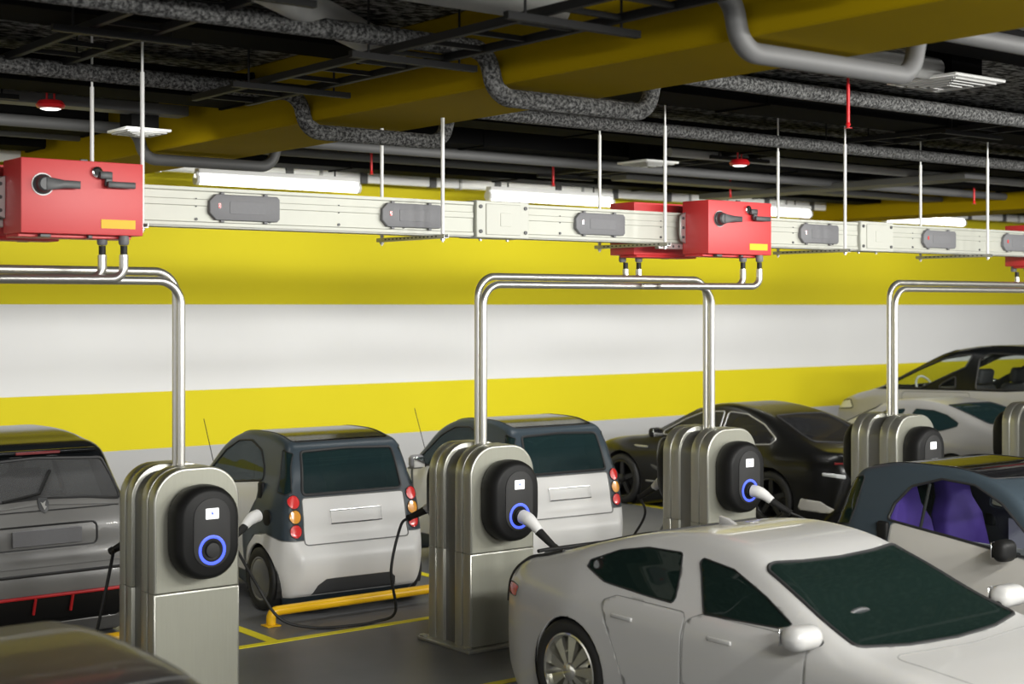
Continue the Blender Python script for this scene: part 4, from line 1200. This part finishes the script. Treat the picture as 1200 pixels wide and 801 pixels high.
# ---- small hatchback
HATCH = dict(side=[(-1.86, .26), (-1.95, .44), (-1.955, .66), (-1.90, .74), (-1.87, 1.0), (-1.80, 1.16), (-1.66, 1.42), (-1.58, 1.585), (-1.3, 1.655), (-.6, 1.70), (-.1, 1.665),
                   (.35, 1.50), (.78, 1.20), (1.05, 1.05), (1.45, .97), (1.8, .80), (1.93, .60), (1.95, .42), (1.86, .24), (0, .19)],
             plan=[(-2.0, .66), (-1.85, .76), (-1.5, .82), (0, .815), (1.3, .82), (1.7, .74), (2.0, .55)],
             belt=[(-1.9, 1.06), (1.2, .93)], tumble=.34, soft=.07, k=.13, h=.045, zc=.7, endcore=.6, curve=.15)
def build_hatch(label, loc, rz, paint, gl, sx=1.0, rear_detail=True):
    t = thing('hatchback_car', label, 'car', loc, rz)
    c = Car(HATCH, t, paint)
    rw = round_poly([(-.66, 1.17), (-.35, 1.205), (0, 1.22), (.35, 1.205), (.66, 1.17), (.61, 1.36), (.55, 1.50), (0, 1.525), (-.55, 1.50), (-.61, 1.36)], .05, 4)
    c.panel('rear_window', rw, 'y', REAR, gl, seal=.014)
    for q, w in ((round_poly([(-.35, 1.05), (-.35, 1.50), (-.9, 1.50), (-1.15, 1.44), (-1.2, 1.10)], .04, 3), 0), (round_poly([(-.27, 1.05), (-.27, 1.50), (.05, 1.48), (.36, 1.36), (.85, 1.02)], .04, 3), 1)):
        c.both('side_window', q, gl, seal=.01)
    ws = round_poly([(-.52, 1.46), (0, 1.50), (.52, 1.46), (.66, 1.12), (0, 1.06), (-.66, 1.12)], .05, 4)
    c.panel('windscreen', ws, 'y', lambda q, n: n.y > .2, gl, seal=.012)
    if rear_detail:
        c.panel('upper_shell', [(-2.1, 1.175), (-1.3, 1.14), (.9, 1.03), (1.1, 1.06), (.3, 1.9), (-2.1, 1.9)], 'x', lambda q, n: not (abs(q.x) < .665 and q.z < 1.24 and q.y < -1.3), 'roof_black', th=.015, label='gloss black roof and pillars')
    else:
        rf = round_poly([(-.50, -1.55), (.50, -1.55), (.52, -.1), (-.52, -.1)], .06, 4)
        c.panel('roof_panel', rf, 'z', lambda q, n: n.z > .6 and q.z > 1.4, paint, th=.015, seal=.004, seal_m='seam')
    if rear_detail:
        tg = round_poly([(-.64, .70), (-.66, 1.13), (0, 1.17), (.66, 1.13), (.64, .70)], .03, 3)
        c.gap(tg, 'y', REAR, .006)
        rec = round_poly([(-.42, .83), (-.42, 1.02), (.42, 1.02), (.42, .83)], .06, 4)
        r = c.panel('plate_recess', rec, 'y', REAR, 'paint_dark', seal=.012, seal_m='seal', th=.02, off=-.012)
        p = c.surf(0, 0, .925, 'y+')
        bm = new_bm(); add_box(bm, (0, -1.895, .925), (.56, .012, .125), .004, 1); obj('blank_plate', bm, M['grey_plastic'], t)
        gp = [c.surf(x, 0, 1.125 + .0*x, 'y+') for x in np.linspace(-.62, .62, 12)]; strip(t, 'tailgate_line', gp, .006, 'seal', 6)
        e = c.surf(0, 0, 1.165, 'y+'); bm = new_bm()
        add_prism(bm, [(0, -.062), (.035, -.035), (.045, .02), (.035, .055), (-.035, .055), (-.045, .02), (-.035, -.035)], lambda u, v, d: (u, e.y + d + v*-.0 + v*.38, e.z + v), -.012, .01, .004, 2); em = obj('shield_badge', bm, M['dark_plastic'], t)
        bm = new_bm(); add_prism(bm, [(0, -.035), (.022, -.01), (.008, .0), (.02, .035), (-.006, .018), (-.024, .03), (-.012, -.005)], lambda u, v, d: (u, e.y + d + v*.38, e.z + v), -.017, -.010); obj('badge_relief', bm, M['steel'], em)
        w0 = c.surf(-.24, 0, 1.19, 'y+'); w1 = c.surf(.30, 0, 1.245, 'y+')
        wp = [c.surf(-.30, 0, 1.10, 'y+'), c.surf(-.30, 0, 1.19, 'y+')]
        strip(t, 'rear_wiper', [q + Vector((0, -.014, .004)) for q in (c.surf(-.32, 0, 1.205, 'y+'), c.surf(-.02, 0, 1.25, 'y+'), c.surf(.10, 0, 1.42, 'y+'))], .012, 'black_plastic', 8)
        # spoiler with brake light
        bm = new_bm(); add_box(bm, (0, -1.60, 1.575), (.98, .16, .035), .016, 3, None); sp_ = obj('roof_spoiler', bm, M['roof_black'], t)
        bm = new_bm(); add_box(bm, (0, -1.682, 1.572), (.36, .012, .022), .003, 1); obj('brake_light', bm, M['lamp_dark_red'], sp_)
        # lower red bars
        zt, zb_ = .475, .33
        st = [c.surf(x, 0, zt, 'y+') + Vector((0, -.012, 0)) for x in np.linspace(-.62, .62, 10)]
        strip(t, 'red_bumper_trim', st, .014, 'bar_red', 8)
        c.panel('lower_bumper', round_poly([(-.62, .22), (-.62, .46), (.62, .46), (.62, .22)], .03, 3), 'y', REAR, 'black_plastic', off=-.008)
        for x in (-.42, -.12, .18):
            a = c.surf(x, 0, zt, 'y+'); b = c.surf(x + (.0 if x > -.4 else -.12), 0, zb_, 'y+'); strip(t, 'red_bar', [a + Vector((0, -.01, 0)), b + Vector((0, -.01, 0))], .012, 'bar_red', 8)
        for sg in (1, -1):
            c.panel('tail_light', round_poly([(sg*.68, .82), (sg*.66, 1.16), (sg*.85, 1.20), (sg*.85, .82)], .02, 2), 'y', lambda q, n, sg=sg: q.y < -1.5 and q.x*sg > .6, 'lamp_dark_red', seal=.004, seal_m='seam')
        bl = [c.surf(x, 0, .645, 'y+') + Vector((0, -.004, 0)) for x in np.linspace(-.70, .70, 12)]; strip(t, 'bumper_line', bl, .014, 'seal', 6)
    for sg in (1, -1):
        q = c.surf(sg*2, .72, 1.0, 'x'); mirror(t, q.x + sg*.05, q.y, 1.05, sg, paint)
    c.wheels((-1.28, 1.25), .31, .825, .2, 'five', .345, 'alloy_grey')
    for x in (-.36, .36): seat(t, x, -.05, .45, 'seat_grey', .95)
    bm = new_bm(); add_box(bm, (0, -1.0, .55), (1.16, .5, .16), .05, 3); add_box(bm, (0, -1.25, .85), (1.16, .14, .5), .05, 3, Matrix.Rotation(.25, 4, 'X')); obj('rear_bench', bm, M['seat_grey'], t)
    bm = new_bm(); add_box(bm, (0, .85, .95), (1.2, .3, .16), .05, 3); obj('dashboard', bm, M['dark_plastic'], t)
    c.finish(.025)
    t.scale = (sx, 1, 1) if not isinstance(sx, tuple) else sx
    return t

# ---- black sports car
SPORT = dict(side=[(-2.27, .26), (-2.36, .50), (-2.40, .74), (-2.28, .93), (-2.0, .985), (-1.6, 1.11), (-1.05, 1.33), (-.5, 1.44), (-.1, 1.45), (.3, 1.36), (.72, 1.14), (1.02, .985),
                   (1.4, .93), (1.8, .86), (2.15, .72), (2.36, .54), (2.38, .38), (2.28, .22), (0, .17)],
             plan=[(-2.44, .64), (-2.3, .80), (-2.0, .92), (-1.4, .96), (-.5, .90), (.5, .89), (1.38, .945), (1.9, .88), (2.25, .74), (2.44, .52)],
             belt=[(-2.3, .86), (-1.3, .88), (0, .87), (2.4, .75)], tumble=.58, soft=.05, k=.11, h=.045, zc=.56, curve=.2,
             flare=[(-1.36, .62, .42, .035), (1.38, .6, .40, .03)])
def build_sport(label, loc, rz):
    t = thing('sports_car', label, 'car', loc, rz)
    c = Car(SPORT, t, 'paint_black')
    fw = round_poly([(.80, 1.0), (.42, 1.215), (.12, 1.33), (-.26, 1.355), (-.30, .985)], .03, 3)
    rw = round_poly([(-.36, .985), (-.33, 1.355), (-.68, 1.34), (-1.05, 1.235), (-1.36, 1.075), (-1.30, 1.01), (-1.0, .985)], .04, 3)
    c.both('side_window', fw, 'glass_smoke', seal=.010, seal_m='paint_silver'); c.both('side_window', rw, 'glass_smoke', seal=.010, seal_m='paint_silver')
    ws = round_poly([(-.54, .32), (0, .24), (.54, .32), (.70, .93), (0, 1.0), (-.70, .93)], .06, 4)
    c.panel('windscreen', ws, 'z', lambda q, n: n.z > .3, 'glass_grey', seal=.01)
    rg = round_poly([(-.46, -1.03), (0, -1.0), (.46, -1.03), (.56, -1.74), (0, -1.86), (-.56, -1.74)], .06, 4)
    c.panel('rear_window', rg, 'z', lambda q, n: n.z > .3 and q.z > .9, 'glass_smoke', seal=.012)
    dp = round_poly([(.66, .32), (.72, .96), (-.36, .965), (-.46, .6), (-.40, .32)], .06, 3); c.gap(dp, 'x', c.side(1), .005); c.gap(dp, 'x', c.side(-1), .005)
    for sg in (1, -1):
        q = c.surf(sg*2, 1.02, .82, 'x'); bm = new_bm(); add_box(bm, (q.x, q.y, q.z), (.02, .26, .03), .006, 2); obj('side_vent', bm, M['steel'], t)
        q = c.surf(sg*2, .86, .56, 'x'); bm = new_bm(); add_box(bm, (q.x - sg*.02, q.y - .1, q.z), (.03, .3, .05), .01, 2, Matrix.Rotation(.3, 4, 'X')); obj('side_blade', bm, M['dark_plastic'], t)
        q = c.surf(sg*2, -.2, .40, 'x'); strip(t, 'sill_line', [c.surf(sg*2, y, .36, 'x') for y in np.linspace(-.85, .9, 8)], .014, 'alloy_grey', 8)
        q = c.surf(sg*2, .72, .99, 'x'); mirror(t, q.x + sg*.05, q.y - .02, 1.03, sg, 'black_plastic')
        c.panel('headlight', round_poly([(sg*.52, .62), (sg*.84, .66), (sg*.80, .78), (sg*.56, .74)], .03, 3), 'y', lambda q, n, sg=sg: q.y > 1.4 and q.x*sg > .3 and n.y > .05, 'lamp_clear')
        c.panel('rear_reflector', round_poly([(sg*.70, .66), (sg*.86, .69), (sg*.86, .73), (sg*.70, .71)], .01, 2), 'y', lambda q, n, sg=sg: q.y < -1.5 and q.x*sg > .4, 'lamp_clear')
        # pale lower rear valance
        c.panel('rear_valance', round_poly([(-1.80, .26), (-1.86, .40), (-2.12, .38), (-2.26, .29), (-2.2, .24)], .03, 3), 'x', c.side(sg), 'paint_warm', th=.015)
    tl = [c.surf(x, 0, .84, 'y+') for x in np.linspace(-.78, .78, 14)]; strip(t, 'light_bar', tl, .016, 'lamp_dark_red', 8)
    c.wheels((-1.37, 1.38), .345, .965, .26, 'five', .385, 'alloy_black')
    for x in (-.37, .37): seat(t, x, -.08, .33, 'inner_pale', .95)
    bm = new_bm(); add_box(bm, (0, -.95, .45), (1.15, .45, .16), .05, 3); add_box(bm, (0, -1.18, .72), (1.15, .14, .46), .05, 3, Matrix.Rotation(.3, 4, 'X')); obj('rear_bench', bm, M['inner_pale'], t)
    bm = new_bm(); add_box(bm, (0, .78, .82), (1.3, .32, .16), .05, 3); obj('dashboard', bm, M['dark_plastic'], t)
    steering(t, -.37, .56, .92)
    c.finish(.025)
    return t

# ---- tall white people carrier
MPV = dict(side=[(-2.3, .30), (-2.4, .6), (-2.36, 1.1), (-2.2, 1.62), (-1.95, 1.95), (-1.4, 2.08), (-.6, 2.14), (.0, 2.13), (.6, 2.02), (1.2, 1.73), (1.75, 1.46), (2.0, 1.38), (2.4, 1.28), (2.75, 1.14), (2.93, .92), (2.97, .6), (2.88, .32), (0, .22)],
           plan=[(-2.45, .75), (-2.2, .92), (-1.5, .99), (1.8, .99), (2.3, .93), (2.7, .78), (3.02, .55)],
           belt=[(-2.3, 1.55), (-.6, 1.46), (1.8, 1.34), (2.8, 1.2)], tumble=.36, soft=.06, k=.14, h=.06, zc=.85, endcore=.8, curve=.10)
def build_mpv(label, loc, rz):
    t = thing('people_carrier', label, 'car', loc, rz)
    c = Car(MPV, t, 'paint_silver')
    fw = round_poly([(1.70, 1.44), (1.12, 1.72), (.62, 1.92), (.10, 2.0), (.20, 1.80), (.95, 1.455)], .03, 3)
    qw = round_poly([(.30, 1.47), (.62, 1.465), (.56, 1.54), (.34, 1.66)], .03, 3)
    mw = round_poly([(-.06, 1.47), (-.03, 1.93), (-.2, 2.02), (-.95, 2.01), (-1.0, 1.50)], .05, 3)
    bw = round_poly([(-1.1, 1.50), (-1.06, 2.0), (-1.6, 1.95), (-1.95, 1.62)], .05, 3)
    # black upper body
    up = [(1.95, 1.395), (1.62, 1.56), (1.1, 1.80), (.55, 2.06), (0, 2.3), (-2.6, 2.3), (-2.6, 1.62), (-.6, 1.455), (.6, 1.43)]
    for q in (fw, qw, mw, bw): c.both('side_window', q, 'glass_clear', seal=.012)
    ws = round_poly([(-.66, .52), (0, .45), (.66, .52), (.84, 1.72), (0, 1.86), (-.84, 1.72)], .06, 4)
    c.panel('windscreen', ws, 'z', lambda q, n: n.z > .25 and q.z > 1.3, 'glass_clear', seal=.014)
    rg = round_poly([(-.7, 1.5), (.7, 1.5), (.62, 1.92), (-.62, 1.92)], .06, 4); c.panel('rear_window', rg, 'y', REAR, 'glass_clear', seal=.014)
    c.panel('roof_shell', up, 'x', lambda q, n: True, 'roof_black', th=.03, label='gloss black roof and pillars')
    for sg in (1, -1):
        c.panel('headlight', round_poly([(sg*.52, .98), (sg*.90, 1.06), (sg*.86, 1.20), (sg*.56, 1.12)], .03, 3), 'y', lambda q, n, sg=sg: q.y > 1.9 and q.x*sg > .3 and n.y > .05, 'lamp_clear', seal=.01)
        if sg > 0: q = c.surf(2, 1.0, 1.42, 'x'); mirror(t, q.x + .03, q.y, 1.46, 1, 'roof_black', (.22, .14, .15))
        dp = round_poly([(1.25, .45), (1.3, 1.38), (.03, 1.42), (.0, .45)], .06, 3); c.gap(dp, 'x', c.side(sg), .006)
        
    c.panel('grille', round_poly([(-.5, .5), (.5, .5), (.45, .8), (-.45, .8)], .05, 3), 'y', FRONT, 'black_plastic')
    c.wheels((-1.45, 1.75), .40, .985, .24, 'five', .44)
    for x in (-.45, .45):
        seat(t, x, .62, .60, 'seat_grey', 1.28); seat(t, x, -.75, .66, 'seat_grey', 1.28)
    bm = new_bm(); add_box(bm, (0, 1.35, 1.30), (1.6, .55, .2), .08, 3); obj('dashboard', bm, M['dark_plastic'], t)
    bm = new_bm(); add_box(bm, (0, .55, 1.93), (.3, .05, .10), .02, 2); obj('rear_view_mirror', bm, M['black_plastic'], t)
    steering(t, -.45, 1.22, 1.42, .21, 'white_enamel')
    c.finish(.035)
    return t

build_saloon('glossy white fastback saloon in front with dark glass, parked before the central pedestal', 'paint_white', 'glass_dark', True, (7.22, 6.10, 0), PI)
sil = build_saloon('silver fastback saloon behind the fourth pedestal, parked before the tall white people carrier', 'paint_silver', 'glass_teal', False, (17.85, 13.45, 0), 0)
sil.scale = (1, 1, 1.09)
build_micro('white microcar with black roof, plugged in beside the first pedestal, full rear in view', (7.27, 12.74, 0), math.radians(-3), side_gl='glass_teal')
build_micro('white microcar with black roof half hidden behind the central pedestal', (9.80, 12.72, 0), math.radians(-3), side_gl='glass_teal')
build_micro('near microcar at the right edge with slate shell and purple seats seen through clear windows', (9.72, 6.40, 0), PI, white='paint_warm', rear_gl='glass_dark', roof='glass_roof')
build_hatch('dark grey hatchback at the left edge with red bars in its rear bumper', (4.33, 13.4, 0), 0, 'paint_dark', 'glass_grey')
build_hatch('near dark car at the bottom left corner, only its blurred roof showing', (1.94, 4.96, 0), PI, 'paint_nearblack', 'glass_dark', (1.0, 1.0, .832), False)
build_sport('black sports car standing across the bay behind the third pedestal', (14.85, 13.97, .005), 0)
build_mpv('tall white people carrier with black roof far back at the right edge', (20.5, 13.6, 0), 0)
# ------------------------------------------------------------------ light
w = bpy.data.worlds.new('garage_world'); S.world = w; w.use_nodes = True
w.node_tree.nodes['Background'].inputs['Color'].default_value = (1.0, 0.99, 0.96, 1)
w.node_tree.nodes['Background'].inputs['Strength'].default_value = 1.0
def area(name, loc, size, power, target=None, color=(1, .99, .95), spread=PI):
    l = bpy.data.lights.new(name, 'AREA'); l.shape = 'RECTANGLE'; l.size, l.size_y = size; l.energy = power; l.color = color; l.spread = spread
    o = bpy.data.objects.new(name, l); COL.objects.link(o); o.location = loc
    if target is not None:
        o.rotation_euler = (Vector(target) - Vector(loc)).to_track_quat('-Z', 'Y').to_euler()
    return o
for x in (6.4, 10.6, 15.0, 19.8):
    area('bay_fill', (x, 1.0, 4.1), (2.6, .3), 330, (x + .6, 10, 2.6))  # unseen area lights without fixtures, added to brighten the red box fronts
area('front_fill', (1.5, -2.5, 4.1), (3.0, .4), 140, (7.5, 6.5, .6), spread=math.radians(100))  # added fill for the white saloon's side and bonnet, no fixture here
area('front_fill', (7.5, -2.5, 4.1), (3.0, .4), 120, (11.0, 6.5, .6), spread=math.radians(100))  # second added fill, towards the near microcar, also without a fixture
for x in (0.7, 4.1, 9.2, 13.2, 17.4, 23.0):
    area('aisle_fill', (x, 11.6, 4.24), (3.0, .25), 72, (x + .3, 15.6, .3), spread=math.radians(126))  # added fill washing the striped wall, no lamps hang in this row
# ------------------------------------------------------------------ camera
cam = bpy.data.cameras.new('camera'); co = bpy.data.objects.new('camera', cam); COL.objects.link(co)
TH = math.radians(52.02)
co.location = (0, 0, 2.75); co.rotation_euler = (PI / 2, 0, TH - PI / 2)
cam.sensor_width = 36; cam.lens = 1741 / 1200 * 36; cam.shift_y = -42.5 / 1200
cam.clip_start = .1; cam.clip_end = 200
cam.dof.use_dof = True; cam.dof.focus_distance = 12.0; cam.dof.aperture_fstop = 1.7
S.camera = co
S.view_settings.view_transform = 'Standard'; S.view_settings.look = 'None'; S.view_settings.gamma = 1; S.view_settings.use_curve_mapping = False
S.view_settings.exposure = 0.0
